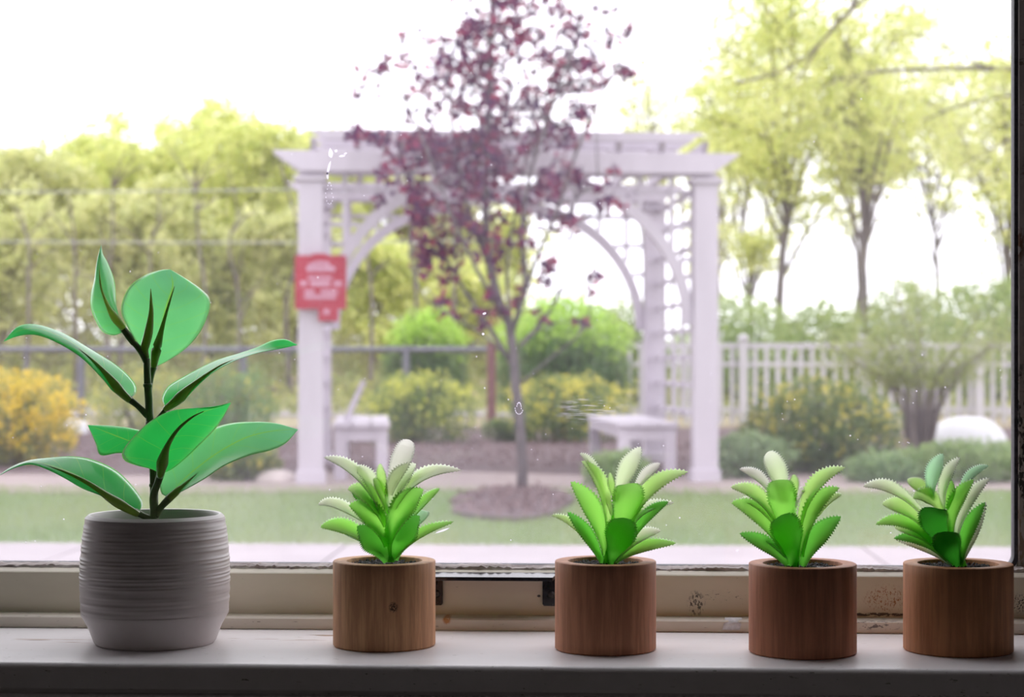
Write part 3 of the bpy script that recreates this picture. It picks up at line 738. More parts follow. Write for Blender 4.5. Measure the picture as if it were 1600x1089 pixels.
# front leaf, underside to the viewer
rleaf([(251, 740, 18), (236, 733, 24), (212, 727, 30), (194, 719, 34), (191, 706, 38), (204, 687, 44), (232, 660, 52), (266, 642, 58), (304, 638, 62), (334, 638, 64), (361, 629, 64)],
      [(251, 741, 20), (256, 716, 34), (264, 692, 44), (280, 668, 52), (302, 650, 58), (330, 639, 62), (361, 629, 64)],
      [(253, 741, 18), (272, 731, 22), (295, 712, 28), (318, 690, 36), (336, 671, 44), (349, 652, 54), (361, 629, 64)],
      [(241, 806, 0), (240, 775, 4), (246, 756, 12), (252, 738, 20)], [6, 6.4, 5.6, 6], 'g', [(250, 745, 26), (254, 722, 42), (262, 696, 52), (278, 671, 60), (300, 652, 64), (318, 643, 66)], [5, 10, 6, 4, 3, 1])
# low leaf, left
rleaf([(216, 802, 2), (223, 786, -12), (210, 763, -24), (182, 735, -32), (145, 718, -34), (112, 713, -30), (77, 715, -24), (46, 719, -16), (18, 729, -6), (-8, 747, 4)],
      [(214, 802, 4), (190, 786, 6), (160, 766, 8), (125, 746, 8), (90, 731, 6), (50, 722, 2), (20, 731, 2), (-8, 747, 4)],
      [(212, 803, 6), (190, 793, 14), (165, 777, 20), (130, 764, 22), (102, 748, 20), (74, 734, 14), (48, 726, 8), (18, 733, 4), (-8, 747, 4)],
      [(236, 812, 0), (224, 806, 2), (210, 799, 4)], [6, 5, 6], 'd', [(216, 804, 10), (198, 794, 16), (170, 777, 16), (138, 755, 14), (100, 737, 11), (60, 724, 6)], [5, 8.5, 6, 4.6, 3, 1])

# ------------------------------------------------------------------ garden: ground
def sheet(name, pts, mt, z0=GZ, th=.02, label=None, kind='structure', parent=None):
    b = MB(); b.prism([(p[0], p[1], z0) for p in pts], (0, 0, -th))
    return tag(b.build(name, mt, parent), label, kind=kind)
def sub_surface(name, xs, ys, hf, mt, label):
    V = []; Fc = []
    nx, ny = len(xs), len(ys)
    for y in ys:
        for x in xs: V.append((x, y, hf(x, y)))
    Fc = np.array([(j * nx + i, j * nx + i + 1, (j + 1) * nx + i + 1, (j + 1) * nx + i) for j in range(ny - 1) for i in range(nx - 1)])
    o = mesh_obj(name, V, Fc, mt, None, True); return tag(o, label, kind='structure')
sub_surface('ground', np.linspace(-40, 40, 60), np.linspace(YW + .2, 60, 80),
            lambda x, y: GZ - .02 + .01 * math.sin(x * 1.7) * math.sin(y * 1.3) + (0 if y < 31 else min(1, (y - 31) / 25) * (1.1 if x < 1 else .45)), M['hill'], 'leaf-strewn ground rising to the woods')
def gp(px, py, z=GZ):
    return ground(px, py, z)[:2]
def strip(name, near, far, mt, z, label, kind='structure', x0=-300, x1=1900):
    n = 24; xs = np.linspace(x0, x1, n)
    a = [gp(x, near(x), z) for x in xs]; b = [gp(x, far(x), z) for x in xs]
    mb = MB(); V = [(p[0], p[1], z) for p in a] + [(p[0], p[1], z) for p in b] + [(p[0], p[1], z - .03) for p in a]
    Fc = [(i, i + 1, n + i + 1, n + i) for i in range(n - 1)] + [(2 * n + i, 2 * n + i + 1, i + 1, i) for i in range(n - 1)]
    return tag(mb.add(V, Fc).build(name, mt), label, kind=kind)
strip('lawn', lambda x: 856, lambda x: 752 + 12 * math.sin(x / 500), M['lawn'], GZ + .0, 'short green lawn between the walk and the path')
# walk beside the house, in slabs
wk = MB(); y1 = gp(800, 855)[1]
walk = empty('house_walk', (0, YW + 3, GZ), 'pale concrete walk along the house wall', kind='structure')
for i in range(16):
    x0 = -9.6 + i * 1.2
    o = span('slab', (x0 + .006, YW + .25, GZ - .05), (x0 + 1.194, y1 + random.uniform(-.004, .004), GZ + .012 + random.uniform(0, .003)), M['concrete'], walk, .004)
strip('garden_path', lambda x: 768 + 3 * math.sin(x / 150), lambda x: 736 + 5 * math.sin(x / 300 + 1), M['path'], GZ + .010, 'pinkish stone path curving past the arbor')
strip('mulch_bed', lambda x: 738 + 4 * math.sin(x / 130), lambda x: 668, M['mulch'], GZ + .014, 'dark mulch bed under the shrubs')
# round mulch patch below the plum tree
cc_ = ground(800, 788, GZ)
pts = [(cc_[0] + .36 * math.cos(a) * (1 + .08 * math.sin(5 * a)), cc_[1] + 1.25 * math.sin(a) * (1 + .06 * math.sin(4 * a)), 0) for a in np.linspace(0, 2 * math.pi, 40)[:-1]]
sheet('mulch_patch', pts, M['mulch'], GZ + .03, .04, 'dark mulch patch around the plum tree foot')
strip('road', lambda x: 648, lambda x: 634, M['road'], GZ + .02, 'pale road beyond the fences', x0=-600, x1=2300)

def cards(P, s, c1, c2, rng=RNG, fold=.25, aspect=.55, up=0.0, cmix=None):
    """many small folded leaves as one mesh: P positions, s sizes"""
    n = len(P); d = rng.normal(size=(n, 3)); d[:, 2] += up; d /= np.linalg.norm(d, axis=1, keepdims=True)
    e = rng.normal(size=(n, 3)); e -= (e * d).sum(1, keepdims=True) * d; e /= np.linalg.norm(e, axis=1, keepdims=True)
    f_ = np.cross(d, e); s = np.asarray(s)[:, None]
    V = np.stack([P, P + d * s * .5 + e * s * aspect * .5 + f_ * s * fold * .3, P + d * s, P + d * s * .5 - e * s * aspect * .5 + f_ * s * fold * .3], 1).reshape(-1, 3)
    i = np.arange(n)[:, None] * 4
    Fc = np.concatenate([i + np.array([[0, 1, 2]]), i + np.array([[0, 2, 3]])], 0)
    k = rng.random((n, 1)) if cmix is None else cmix[:, None]
    c = np.array(c1) * (1 - k) + np.array(c2) * k; c = c * rng.uniform(.8, 1.2, (n, 1))
    return V, Fc, np.repeat(np.clip(c, 0, .95), 4, axis=0)
def foliage(name, parts, mt, parent, stuff=True):
    V = []; Fc = []; Cc = []; k = 0
    for v, f_, c in parts: V.append(v); Fc.append(f_ + k); Cc.append(c); k += len(v)
    o = mesh_obj(name, np.vstack(V), np.vstack(Fc), mt, parent, False, np.vstack(Cc))
    if stuff: o['kind'] = 'stuff'
    return o

# grass blades and mulch chips
n = 52000
Y_ = RNG.uniform(gp(800, 858)[1], gp(800, 765)[1], n); X_ = RNG.uniform(-1, 1, n) * (Y_ * .32 + .5) - Y_ * .05
P = np.stack([X_, Y_, np.full(n, GZ)], 1); h = RNG.uniform(.02, .05, n); d = RNG.normal(0, .012, (n, 2)); sd = RNG.normal(0, 1, (n, 2)); sd = sd / np.linalg.norm(sd, axis=1, keepdims=True) * .003
V = np.stack([P + np.c_[sd, np.zeros(n)], P - np.c_[sd, np.zeros(n)], P + np.c_[d, h]], 1).reshape(-1, 3)
patch = (np.sin(X_ * 2.1 + 1) * np.sin(Y_ * 1.3) * .5 + .5)
c = np.array([.15, .27, .07]) * (1 - patch[:, None]) + np.array([.27, .33, .14]) * patch[:, None]; c *= RNG.uniform(.7, 1.2, (n, 1))
keep = ((X_ - cc_[0]) / .38) ** 2 + ((Y_ - cc_[1]) / 1.3) ** 2 > RNG.uniform(.75, 1.1, n)
V = V.reshape(-1, 3, 3)[keep].reshape(-1, 3); c = c[keep]
tag(mesh_obj('grass', V, np.arange(len(V)).reshape(-1, 3), M['foliage'], None, False, np.repeat(c, 3, axis=0)), 'short grass blades growing on the lawn', 'grass', None, 'stuff')
n = 9000
t_ = RNG.random(n) < .12
Y_ = RNG.uniform(gp(800, 735)[1], 22.0, n); X_ = RNG.uniform(-1, 1, n) * (Y_ * .32) - Y_ * .05
a = RNG.uniform(0, 6.28, n); r_ = np.sqrt(RNG.random(n))
Y_ = np.where(t_, cc_[1] + r_ * 1.22 * np.sin(a), Y_); X_ = np.where(t_, cc_[0] + r_ * .35 * np.cos(a), X_)
P = np.stack([X_, Y_, np.full(n, GZ + .03)], 1)
v, f_, c = cards(P, RNG.uniform(.02, .06, n), (.07, .045, .05), (.20, .14, .14), aspect=.4)
tag(mesh_obj('mulch_chips', v, f_, simple('wood_chip', (.16, .10, .10), (.26, .18, .18), 30, .9), None, False, c), 'loose dark bark chips on the mulch beds', 'mulch', None, 'stuff')

# ------------------------------------------------------------------ arbor
ang = YAW + math.radians(4.2)
ud = np.array([math.cos(ang), math.sin(ang), 0]); dd = np.array([-math.sin(ang), math.cos(ang), 0]); zz = UP
FL = gnd_at(486, 13.3); AW = 2.80; AD = 2.42
AC = FL + ud * AW / 2 + dd * AD / 2
FR = FL + ud * AW
arb = empty('garden_arbor', AC, 'large white wooden arbor with arched braces and trellis sides over the garden path', 'arbor')
WW = M['white_wood']
top = CZ - GZ + (HY - 270) * 13.3 / F      # post height above the ground
def A3(u, v, z): return FL + ud * u + dd * v + zz * z
def abox(name, u, v, z, su, sv, sz, parent=arb, mt=WW, bevel=.006):
    return MB().box(A3(u, v, z), (su, sv, sz), (ud, dd, zz)).build(name, mt, parent, bevel=bevel)
PWi = .175
for u in (0, AW):
    for v in (0, AD):
        p = abox('post', u, v, top / 2 + .005, PWi, PWi * .9, top)
        abox('post_base_trim', u, v, .05, PWi + .03, PWi + .01, .10, p)
        abox('post_cap_trim', u, v, top - .045, PWi + .06, PWi + .04, .035, p)
def beam(v, z, hgt, u0, u1, cut, nm='beam', dep=.06):
    poly = [A3(u0, v - dep / 2, z + hgt), A3(u1, v - dep / 2, z + hgt), A3(u1 - cut * .35, v - dep / 2, z + hgt * .62), A3(u1 - cut, v - dep / 2, z), A3(u0 + cut, v - dep / 2, z), A3(u0 + cut * .35, v - dep / 2, z + hgt * .62)]
    return MB().prism(poly, dd * dep).build(nm, WW, arb, bevel=.004)
for v in (-.11, AD - .11): beam(v, top, .145, -.27, AW + .24, .20)
for v in (.11, AD + .11): beam(v, top, .145, -.27, AW + .24, .20)
zr = top + .145
for k in range(10):
    u = .02 + k * (AW - .04) / 9
    poly = [A3(u - .02, -.20, zr + .075), A3(u - .02, AD + .2, zr + .075), A3(u - .02, AD + .1, zr), A3(u - .02, -.10, zr)]
    MB().prism(poly, ud * .04).build('rafter', WW, arb, bevel=.003)
zp = zr + .075
for v in (-.12, .35, AD * .35, AD * .55, AD * .78, AD + .05):
    beam(v, zp, .07, -.02, AW - .02, .12, 'purlin', .05)
def arc(v, side, nm='arch_brace'):
    # curved brace from the post inner face up to the beam
    n = 16; r1, r2 = .98, 1.07; cx = PWi / 2 + 1.05 if side > 0 else AW - PWi / 2 - 1.05
    cz = top - 1.07
    P1 = []; P2 = []
    for i in range(n):
        a = math.pi / 2 + i / (n - 1) * math.pi / 2
        c_, s_ = math.cos(a) * side, math.sin(a)
        P1.append(A3(cx + r1 * c_, v - .03, cz + r1 * s_ * 1.0)); P2.append(A3(cx + r2 * c_ * .985, v - .03, cz + r2 * s_))
    mb = MB(); V = P1 + P2; V += [p + dd * .06 for p in V]; Fc = []
    for i in range(n - 1):
        Fc += [(i, i + 1, n + i + 1, n + i), (2 * n + i, 3 * n + i, 3 * n + i + 1, 2 * n + i + 1), (i, 2 * n + i, 2 * n + i + 1, i + 1), (n + i, n + i + 1, 3 * n + i + 1, 3 * n + i)]
    Fc += [(0, n, 3 * n, 2 * n), (n - 1, 3 * n - 1, 4 * n - 1, 2 * n - 1)]
    mb.add(V, Fc).build(nm, WW, arb)
    def zin(du):   # height of the arc at a distance du from the post
        x = 1.05 - du
        return cz + math.sqrt(max(0, r2 * r2 - x * x))
    for du in (.15, .38, .62):
        z0 = zin(du); u = (PWi / 2 + du) if side > 0 else AW - PWi / 2 - du
        abox('lattice_slat', u, v, (z0 + top) / 2, .035, .02, top - z0, bevel=0)
    for dz in (.12, .36, .60):
        # horizontal slat from the post to the arc
        zq = top - dz; x = math.sqrt(max(0, r2 * r2 - (zq - cz) ** 2)); L = 1.05 - x
        if L > .03:
            u = PWi / 2 + L / 2 if side > 0 else AW - PWi / 2 - L / 2
            abox('lattice_slat', u, v + .025, zq, L, .02, .035, bevel=0)
for v in (0, AD):
    arc(v, 1); arc(v, -1)
for u in (0, AW):
    nsl = 4
    for k in range(nsl):
        v = PWi / 2 + (k + 1) * (AD - PWi) / (nsl + 1)
        abox('trellis_upright', u, v, (top + .45) / 2, .02, .03, top - .45, bevel=0)
    for k in range(9):
        abox('trellis_rung', u + .02, AD / 2, .48 + k * (top - .55) / 8, .02, AD - PWi, .04, bevel=0)
def bench(u0, u1, lab, lean=False):
    c = A3((u0 + u1) / 2, AD / 2, 0)
    b = empty('bench', c, lab, 'bench', 'white seats inside the arbor')
    um = (u0 + u1) / 2; L = AD - .5
    for k in range(3):
        w_ = (u1 - u0) / 3
        MB().box(A3(u0 + w_ * (k + .5), AD / 2, .40), (w_ - .008, L, .035), (ud, dd, zz)).build('seat_board', WW, b, bevel=.004)
    for v in (AD / 2 - L / 2 + .06, AD / 2 + L / 2 - .06):
        MB().box(A3(um, v, .335), (u1 - u0 - .04, .035, .09), (ud, dd, zz)).build('apron', WW, b, bevel=.003)
        for u in (u0 + .06, u1 - .06):
            MB().box(A3(u, v, .19), (.085, .06, .38), (ud, dd, zz)).build('leg', WW, b, bevel=.003)
    for u in (u0 + .03, u1 - .03):
        MB().box(A3(u, AD / 2, .345), (.02, L - .1, .07), (ud, dd, zz)).build('rail', WW, b, bevel=.003)
    if lean:
        MB().tube([A3(um - .12, .6, .418), A3(um + .02, .6, .72)], .022, 8).build('armrest', WW, b)
    return b
bench(.14, .56, 'white wooden bench with a slanted armrest, behind the post with the red sign', True)
bench(AW - .60, AW - .14, 'white wooden bench in front of the rung-like trellis, empty seat')

# red sign hung on the post
sg = empty('notice_sign', A3(0, -.11, 1.45), 'red square notice sign with pale lettering on the arbor post', 'sign')
sc0 = np.array(W(501, 441, 13.15))
k13 = 13.15 / F
def sbox(nm, cx, cyy, sw, sh, mt, dpt, off=0, parent=sg):
    c = sc0 + ud * (cx - 501) * k13 + UP * (441 - cyy) * k13 - dd * off
    return MB().box(c, (sw * k13, dpt, sh * k13), (ud, dd, zz)).build(nm, mt, parent, bevel=.002)
pan = sbox('panel', 501, 441, 80, 84, M['sign_red'], .014)
sbox('top_ridge', 499, 398, 24, 4, M['sign_red'], .012)
sbox('lower_tag', 513, 492, 31, 20, M['sign_red'], .012)
lt = MB()
rs = random.Random(3)
def words(cx, cyy, wid, hgt, arch=0):
    x = cx - wid / 2
    while x < cx + wid / 2 - 2:
        w_ = rs.uniform(3, 5)
        yy = cyy + arch * ((x - cx) / (wid / 2)) ** 2
        c = sc0 + ud * (x + w_ / 2 - 501) * k13 + UP * (441 - yy) * k13 - dd * .009
        if rs.random() < .97:
            lt.box(c, (w_ * k13 * .9, .003, hgt * k13), (ud, dd, zz))
        x += w_ + .7
words(500, 411, 34, 6, 4); words(500, 420, 42, 8); words(500, 434, 38, 5); words(501, 443, 62, 8); words(501, 456, 50, 6); words(501, 464, 50, 6); words(509, 487, 6, 8)
lt.build('lettering', M['sign_pink'], sg)
sbox('spacer', 490, 441, 24, 60, M['red_post'], .03, -.022)

# ------------------------------------------------------------------ plum tree
ZT = (CZ - GZ) * F / (768 - HY)
def pt(px, py, dz=0): return np.array(W(px, py, ZT + dz))
plum = empty('plum_tree', gnd_at(815, ZT), 'slender purple-leaved plum tree standing in front of the arbor', 'tree')
stems = [
    ([(815, 775, 0), (816, 720, 0), (810, 640, 0), (803, 575, 0), (800, 520, 0), (783, 480, .02), (768, 430, .02), (760, 370, 0), (758, 300, 0), (762, 220, 0), (766, 130, 0), (768, 40, 0), (772, -60, 0), (775, -160, 0)], 18, 5),
    ([(800, 520, 0), (812, 480, -.05), (822, 440, -.1), (815, 380, -.15), (822, 300, -.2), (850, 200, -.25), (880, 120, -.3), (905, 40, -.3), (915, -60, -.3)], 9, 3),
    ([(803, 575, 0), (770, 520, .1), (730, 460, .2), (695, 400, .25), (665, 340, .3), (640, 280, .3), (600, 230, .35), (560, 210, .4)], 8, 2.5),
    ([(790, 500, 0), (755, 440, -.2), (725, 380, -.3), (700, 320, -.4), (672, 250, -.5), (640, 170, -.5), (605, 100, -.5)], 7, 2.5),
    ([(768, 430, 0), (740, 350, .2), (720, 280, .3), (708, 200, .3), (700, 110, .3), (690, 30, .3)], 6, 2),
    ([(812, 540, 0), (850, 500, .1), (880, 440, .2), (890, 370, .25), (905, 300, .3), (950, 290, .3)], 7, 2),
    ([(800, 520, 0), (840, 400, -.2), (870, 330, -.3), (900, 240, -.4), (930, 170, -.5), (965, 100, -.5), (985, 40, -.5)], 7, 2.5),
    ([(812, 600, 0), (860, 560, -.1), (915, 510, -.2), (922, 450, -.2), (925, 420, -.2)], 4.5, 1.5),
    ([(795, 560, 0), (750, 520, -.2), (700, 490, -.3), (660, 460, -.3), (640, 400, -.3)], 4.5, 1.5),
    ([(800, 520, 0), (792, 440, .3), (800, 360, .4), (820, 260, .5), (835, 150, .5), (840, 40, .5)], 6, 2.5)]
tb = MB(); SK = []
for pts, r0, r1 in stems:
    P = cat_rom([pt(*p) for p in pts], 22); R_ = np.linspace(r0, r1, 22) * ZT / F * .5
    tb.tube(P, list(R_), 8); SK += list(P)
SK = np.array(SK)
cl = [(765, 50, 60, 60, 420), (770, -40, 80, 60, 300), (850, 50, 70, 60, 320), (905, 110, 55, 50, 240), (890, 190, 40, 40, 110), (958, 55, 28, 40, 50), (970, 110, 18, 18, 30), (700, 110, 50, 60, 210), (640, 110, 40, 60, 60), (600, 90, 20, 40, 26), (575, 160, 40, 40, 34), (765, 150, 80, 50, 420),
      (760, 220, 60, 45, 300), (845, 190, 55, 50, 150), (555, 210, 25, 10, 50), (620, 215, 45, 18, 70), (680, 240, 60, 40, 260), (620, 260, 35, 40, 90), (655, 300, 40, 34, 160), (735, 290, 55, 50, 270), (800, 270, 45, 40, 130), (865, 285, 35, 28, 130), (900, 265, 35, 14, 40), (820, 320, 40, 30, 70),
      (955, 325, 32, 14, 46), (940, 285, 18, 10, 16), (890, 345, 45, 22, 90), (690, 345, 50, 35, 140), (650, 330, 28, 26, 70), (740, 360, 40, 35, 70), (665, 400, 26, 26, 80), (700, 430, 36, 34, 70), (770, 400, 16, 55, 90), (820, 380, 30, 30, 60), (845, 420, 30, 34, 60), (800, 470, 20, 26, 24),
      (925, 440, 12, 24, 34), (730, 490, 46, 16, 46), (660, 380, 20, 16, 40), (850, 485, 18, 18, 20), (918, 495, 26, 12, 20), (690, 470, 30, 10, 26), (825, 230, 24, 24, 60), (700, 180, 50, 40, 120), (560, 300, 8, 6, 0)]
PP = []
for cx, cyy, rx, ry, nn in cl:
    nn = int(nn * 1.15)
    if not nn: continue
    q = RNG.normal(0, .52, (nn, 3))
    # bunch into sprays
    ns = max(2, nn // 9); ctr = RNG.normal(0, .55, (ns, 3)); idx = RNG.integers(0, ns, nn); q = ctr[idx] + RNG.normal(0, .13, (nn, 3))
    for a in q: PP.append(pt(cx + a[0] * rx, cyy + a[1] * ry, a[2] * .35))
    for a in ctr[:max(2, ns // 3)]:
        e = pt(cx + a[0] * rx, cyy + a[1] * ry, a[2] * .35)
        j = SK[np.argmin(((SK - e) ** 2).sum(1) + np.where(SK[:, 2] > e[2] - .05, 1, 0))]
        if np.linalg.norm(j - e) < .9: tb.tube([j, (j + e) / 2 + np.array([0, 0, .03]), e], [.006, .0045, .003], 4, False)
tb.build('trunk', M['plum_bark'], plum, smooth=True)
PP = np.array(PP)
hfac = np.clip((PP[:, 2] - (CZ + .5)) / 1.6, 0, 1)
v, f_, c = cards(PP, RNG.uniform(.04, .075, len(PP)), (.10, .045, .12), (.42, .07, .13), aspect=.62, cmix=np.clip(RNG.random(len(PP)) ** 2.2, 0, 1))
foliage('foliage', [(v, f_, c)], M['plum_foliage'], plum)

# ------------------------------------------------------------------ shrubs
def shrub(name, px, pyb, wpx, ytop, n, c1, c2, label, leafs=(.03, .06), yel=.0, dpt=.9, tipc=(.80, .68, .12), Z=None, group=None, cat='shrub', flat=.75, lime=False):
    Z = Z or (CZ - GZ) * F / (pyb - HY)
    base = gnd_at(px, Z); k = Z / F
    rx = wpx * k / 2; hz = CZ + (HY - ytop) * k - GZ
    root = empty(name, base, label, cat, group)
    tb = MB()
    for i in range(9):
        a = random.uniform(0, 6.28); r_ = random.uniform(.3, .7)
        tb.tube([base + np.array([.06 * math.cos(a), .06 * math.sin(a), -.02]), base + np.array([rx * .35 * math.cos(a), rx * .35 * math.sin(a), hz * .4]), base + np.array([rx * r_ * math.cos(a), rx * r_ * math.sin(a), hz * .78])], [.016, .011, .005], 5, False)
    tb.build('stems', M['bark'], root, smooth=True)
    # lumpy crown
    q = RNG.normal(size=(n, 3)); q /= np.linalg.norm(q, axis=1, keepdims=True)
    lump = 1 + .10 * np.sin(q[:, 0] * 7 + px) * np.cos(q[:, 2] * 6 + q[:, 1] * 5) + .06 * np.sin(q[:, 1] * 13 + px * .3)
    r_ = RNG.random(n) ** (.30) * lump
    P = q * r_[:, None]; P[:, 2] = np.where(P[:, 2] < -flat, -flat * RNG.random(n), P[:, 2])
    hf = (P[:, 2] + flat) / (1 + flat)
    Q = base + np.c_[P[:, 0] * rx, P[:, 1] * rx * dpt, hf * hz * .97 + .02]
    fq = 36 * 14 / Z
    clump = np.sin(Q[:, 0] * fq + px) * np.sin(Q[:, 1] * fq + 1) * np.sin(Q[:, 2] * fq) + .5 * np.sin(Q[:, 0] * fq * .43 + 2) * np.sin(Q[:, 2] * fq * .5)
    kp = (clump > -.12) | (RNG.random(n) < .28) | (r_ < .5)
    Q, P, r_, hf, clump = Q[kp], P[kp], r_[kp], hf[kp], clump[kp]; n = len(Q)
    tone = np.clip(RNG.random(n) * .6 + .45 * (r_ - .6), 0, 1) * (.3 + .7 * hf)  # lower leaves darker: shading put into the leaf colour
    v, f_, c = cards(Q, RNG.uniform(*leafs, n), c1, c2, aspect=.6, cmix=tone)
    if yel > 0:
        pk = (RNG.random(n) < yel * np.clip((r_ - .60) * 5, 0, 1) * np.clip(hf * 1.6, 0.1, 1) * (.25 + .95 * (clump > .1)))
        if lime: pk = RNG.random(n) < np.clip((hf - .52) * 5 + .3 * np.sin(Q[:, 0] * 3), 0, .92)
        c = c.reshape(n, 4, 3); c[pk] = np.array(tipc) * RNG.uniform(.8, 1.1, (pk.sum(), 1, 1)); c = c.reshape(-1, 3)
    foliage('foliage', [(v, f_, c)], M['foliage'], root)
    return root
G1, G2 = (.07, .13, .05), (.20, .32, .10)
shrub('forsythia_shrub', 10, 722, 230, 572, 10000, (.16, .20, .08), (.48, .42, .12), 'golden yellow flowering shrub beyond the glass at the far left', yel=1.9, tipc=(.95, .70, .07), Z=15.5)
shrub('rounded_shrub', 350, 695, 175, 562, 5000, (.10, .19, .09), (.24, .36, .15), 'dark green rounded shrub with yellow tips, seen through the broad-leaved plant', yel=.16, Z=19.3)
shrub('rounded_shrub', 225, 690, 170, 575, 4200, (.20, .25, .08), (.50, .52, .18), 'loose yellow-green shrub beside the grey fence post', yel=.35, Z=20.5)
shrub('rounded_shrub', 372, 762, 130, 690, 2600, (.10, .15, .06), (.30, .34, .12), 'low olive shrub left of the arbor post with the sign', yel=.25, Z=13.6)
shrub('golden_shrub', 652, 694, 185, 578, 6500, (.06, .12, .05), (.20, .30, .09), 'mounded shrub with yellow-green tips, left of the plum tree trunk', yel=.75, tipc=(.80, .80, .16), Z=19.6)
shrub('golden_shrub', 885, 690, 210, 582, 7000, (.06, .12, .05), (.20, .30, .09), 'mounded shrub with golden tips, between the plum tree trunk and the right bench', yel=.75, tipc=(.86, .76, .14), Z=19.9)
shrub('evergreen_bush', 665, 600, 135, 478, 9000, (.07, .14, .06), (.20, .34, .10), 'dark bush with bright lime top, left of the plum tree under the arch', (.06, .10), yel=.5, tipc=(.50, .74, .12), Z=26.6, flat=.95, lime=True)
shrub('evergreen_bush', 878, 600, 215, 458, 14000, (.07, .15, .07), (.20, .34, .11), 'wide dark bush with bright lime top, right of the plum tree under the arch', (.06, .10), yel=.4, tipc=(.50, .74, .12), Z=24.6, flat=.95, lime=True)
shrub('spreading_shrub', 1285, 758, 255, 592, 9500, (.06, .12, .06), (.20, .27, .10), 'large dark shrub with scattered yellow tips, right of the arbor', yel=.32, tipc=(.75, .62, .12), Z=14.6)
shrub('spreading_shrub', 1170, 765, 140, 678, 2800, (.14, .22, .13), (.34, .46, .26), 'low grey-green shrub at the foot of the right arbor post', Z=13.9)
shrub('spreading_shrub', 1510, 770, 230, 690, 5200, (.13, .22, .10), (.36, .48, .20), 'low light green shrub in front of the white rounded rock', Z=13.6)
shrub('spreading_shrub', 1380, 772, 130, 712, 2400, (.14, .24, .13), (.34, .46, .24), 'low soft green plant between the two rightmost succulents', Z=13.4)
shrub('spreading_shrub', 965, 762, 110, 708, 1800, (.16, .26, .12), (.38, .50, .24), 'low pale green plant at the path edge, left of the right bench', Z=12.9)
shrub('spreading_shrub', 790, 700, 80, 655, 1600, (.08, .14, .07), (.22, .32, .12), 'small dark plant behind the plum tree trunk', Z=20)
# rocks
def rock(name, px, Z, wpx, hpx, mt, label, z=GZ, cat='rock'):
    base = gnd_at(px, Z, z); k = Z / F
    V = []; Fc = []; n1, n2 = 20, 10; rs = random.Random(px)
    for j in range(n2):
        th = j / (n2 - 1) * math.pi * .5
        for i in range(n1):
            a = i / n1 * 2 * math.pi; s = 1 + .05 * math.sin(3 * a + px) + .03 * math.sin(5 * a + j)
            V.append(base + np.array([math.cos(a) * math.cos(th) ** .7 * wpx * k / 2 * s, math.sin(a) * math.cos(th) ** .7 * wpx * k * .35 * s, (math.sin(th)) * hpx * k - .01]))
    for j in range(n2 - 1):
        for i in range(n1): Fc.append((j * n1 + i, j * n1 + (i + 1) % n1, (j + 1) * n1 + (i + 1) % n1, (j + 1) * n1 + i))
    Fc.append(tuple((n2 - 1) * n1 + i for i in range(n1))); Fc.append(tuple(range(n1))[::-1])
    o = MB().add(V, Fc).build(name, mt, None, smooth=True); return tag(o, label, cat)
rock('garden_rock', 432, 13.5, 70, 22, M['rock'], 'flat pinkish rock at the foot of the arbor post with the sign')
rock('garden_rock', 1512, 17.5, 128, 60, M['white_rock'], 'bright white rounded rock before the picket fence at the far right')
rock('garden_rock', 118, 22.0, 44, 26, M['white_rock'], 'small white rock beside the yellow flowering shrub')

# multi-stemmed tall shrub with bare legs, right
tall = empty('vase_shrub', gnd_at(1442, 16.5), 'tall vase-shaped shrub with bare grey stems before the picket fence', 'shrub')
tb = MB(); ends = []
for i in range(16):
    u = (i - 7.5) / 7.5; b0 = gnd_at(1438 + 14 * u, 16.5 + random.uniform(-.1, .1))
    e = W(1438 + 120 * u + (40 if u > .3 else -30), random.uniform(440, 520) + 60 * abs(u), 16.5 + random.uniform(-.5, .5))
    mdl = W(1438 + 45 * u, 610, 16.5); P = cat_rom([b0, mdl, e], 8); tb.tube(P, list(np.linspace(.016, .005, 8)), 5, False); ends += list(P[3:])
tb.build('stems', M['bark'], tall, smooth=True)
ends = np.array(ends); n = 7500
P = ends[RNG.integers(0, len(ends), n)] + RNG.normal(0, .12, (n, 3)); P = P[P[:, 2] > CZ - .25]
v, f_, c = cards(P, RNG.uniform(.025, .05, len(P)), (.20, .26, .10), (.48, .52, .20)); foliage('foliage', [(v, f_, c)], M['foliage'], tall)

# ------------------------------------------------------------------ fences
wf = empty('picket_fence', gnd_at(1280, 25.5), 'white picket fence with two top rails behind the arbor, running right', 'fence')
Zf = 25.5; kf = Zf / F
def fz(py): return CZ + (HY - py) * kf
p0 = gnd_at(955, Zf); p1 = gnd_at(1900, Zf + .4); fu = (p1 - p0) / np.linalg.norm(p1 - p0); Lf = np.linalg.norm(p1 - p0)
fv = np.array([-fu[1], fu[0], 0])
for py, hh in ((540, .075), (569, .06), (640, .06)):
    MB().box(p0 + fu * Lf / 2 + UP * (fz(py) - GZ), (Lf, .05, hh), (fu, fv, UP)).build('rail', M['white_fence'], wf)
s = 0.09
zt = fz(538) - GZ
pk = MB().box(p0 + fu * s + UP * zt / 2, (.06, .03, zt), (fu, fv, UP)).build('picket', M['white_fence'], wf)
step = 18.0 * kf; i = 1
while s + step * i < Lf:
    q = pk.copy(); COL.objects.link(q); q.parent = wf; q.location = pk.location + Vector(fu * step * i); i += 1
for px in (1161, 1345, 1530, 1715):
    b0 = gnd_at(px, Zf)
    post = MB().box(b0 + UP * (zt + .06) / 2, (.11, .11, zt + .06), (fu, fv, UP)).build('post', M['white_fence'], wf, bevel=.005)
    MB().tube([b0 + UP * (zt + .06), b0 + UP * (zt + .10), b0 + UP * (zt + .14)], [.08, .085, .02], 10).build('post_cap', M['white_fence'], post)
cf = empty('pipe_fence', gnd_at(300, 24.0), 'grey pipe-rail fence with wire mesh behind the left shrubs', 'fence')
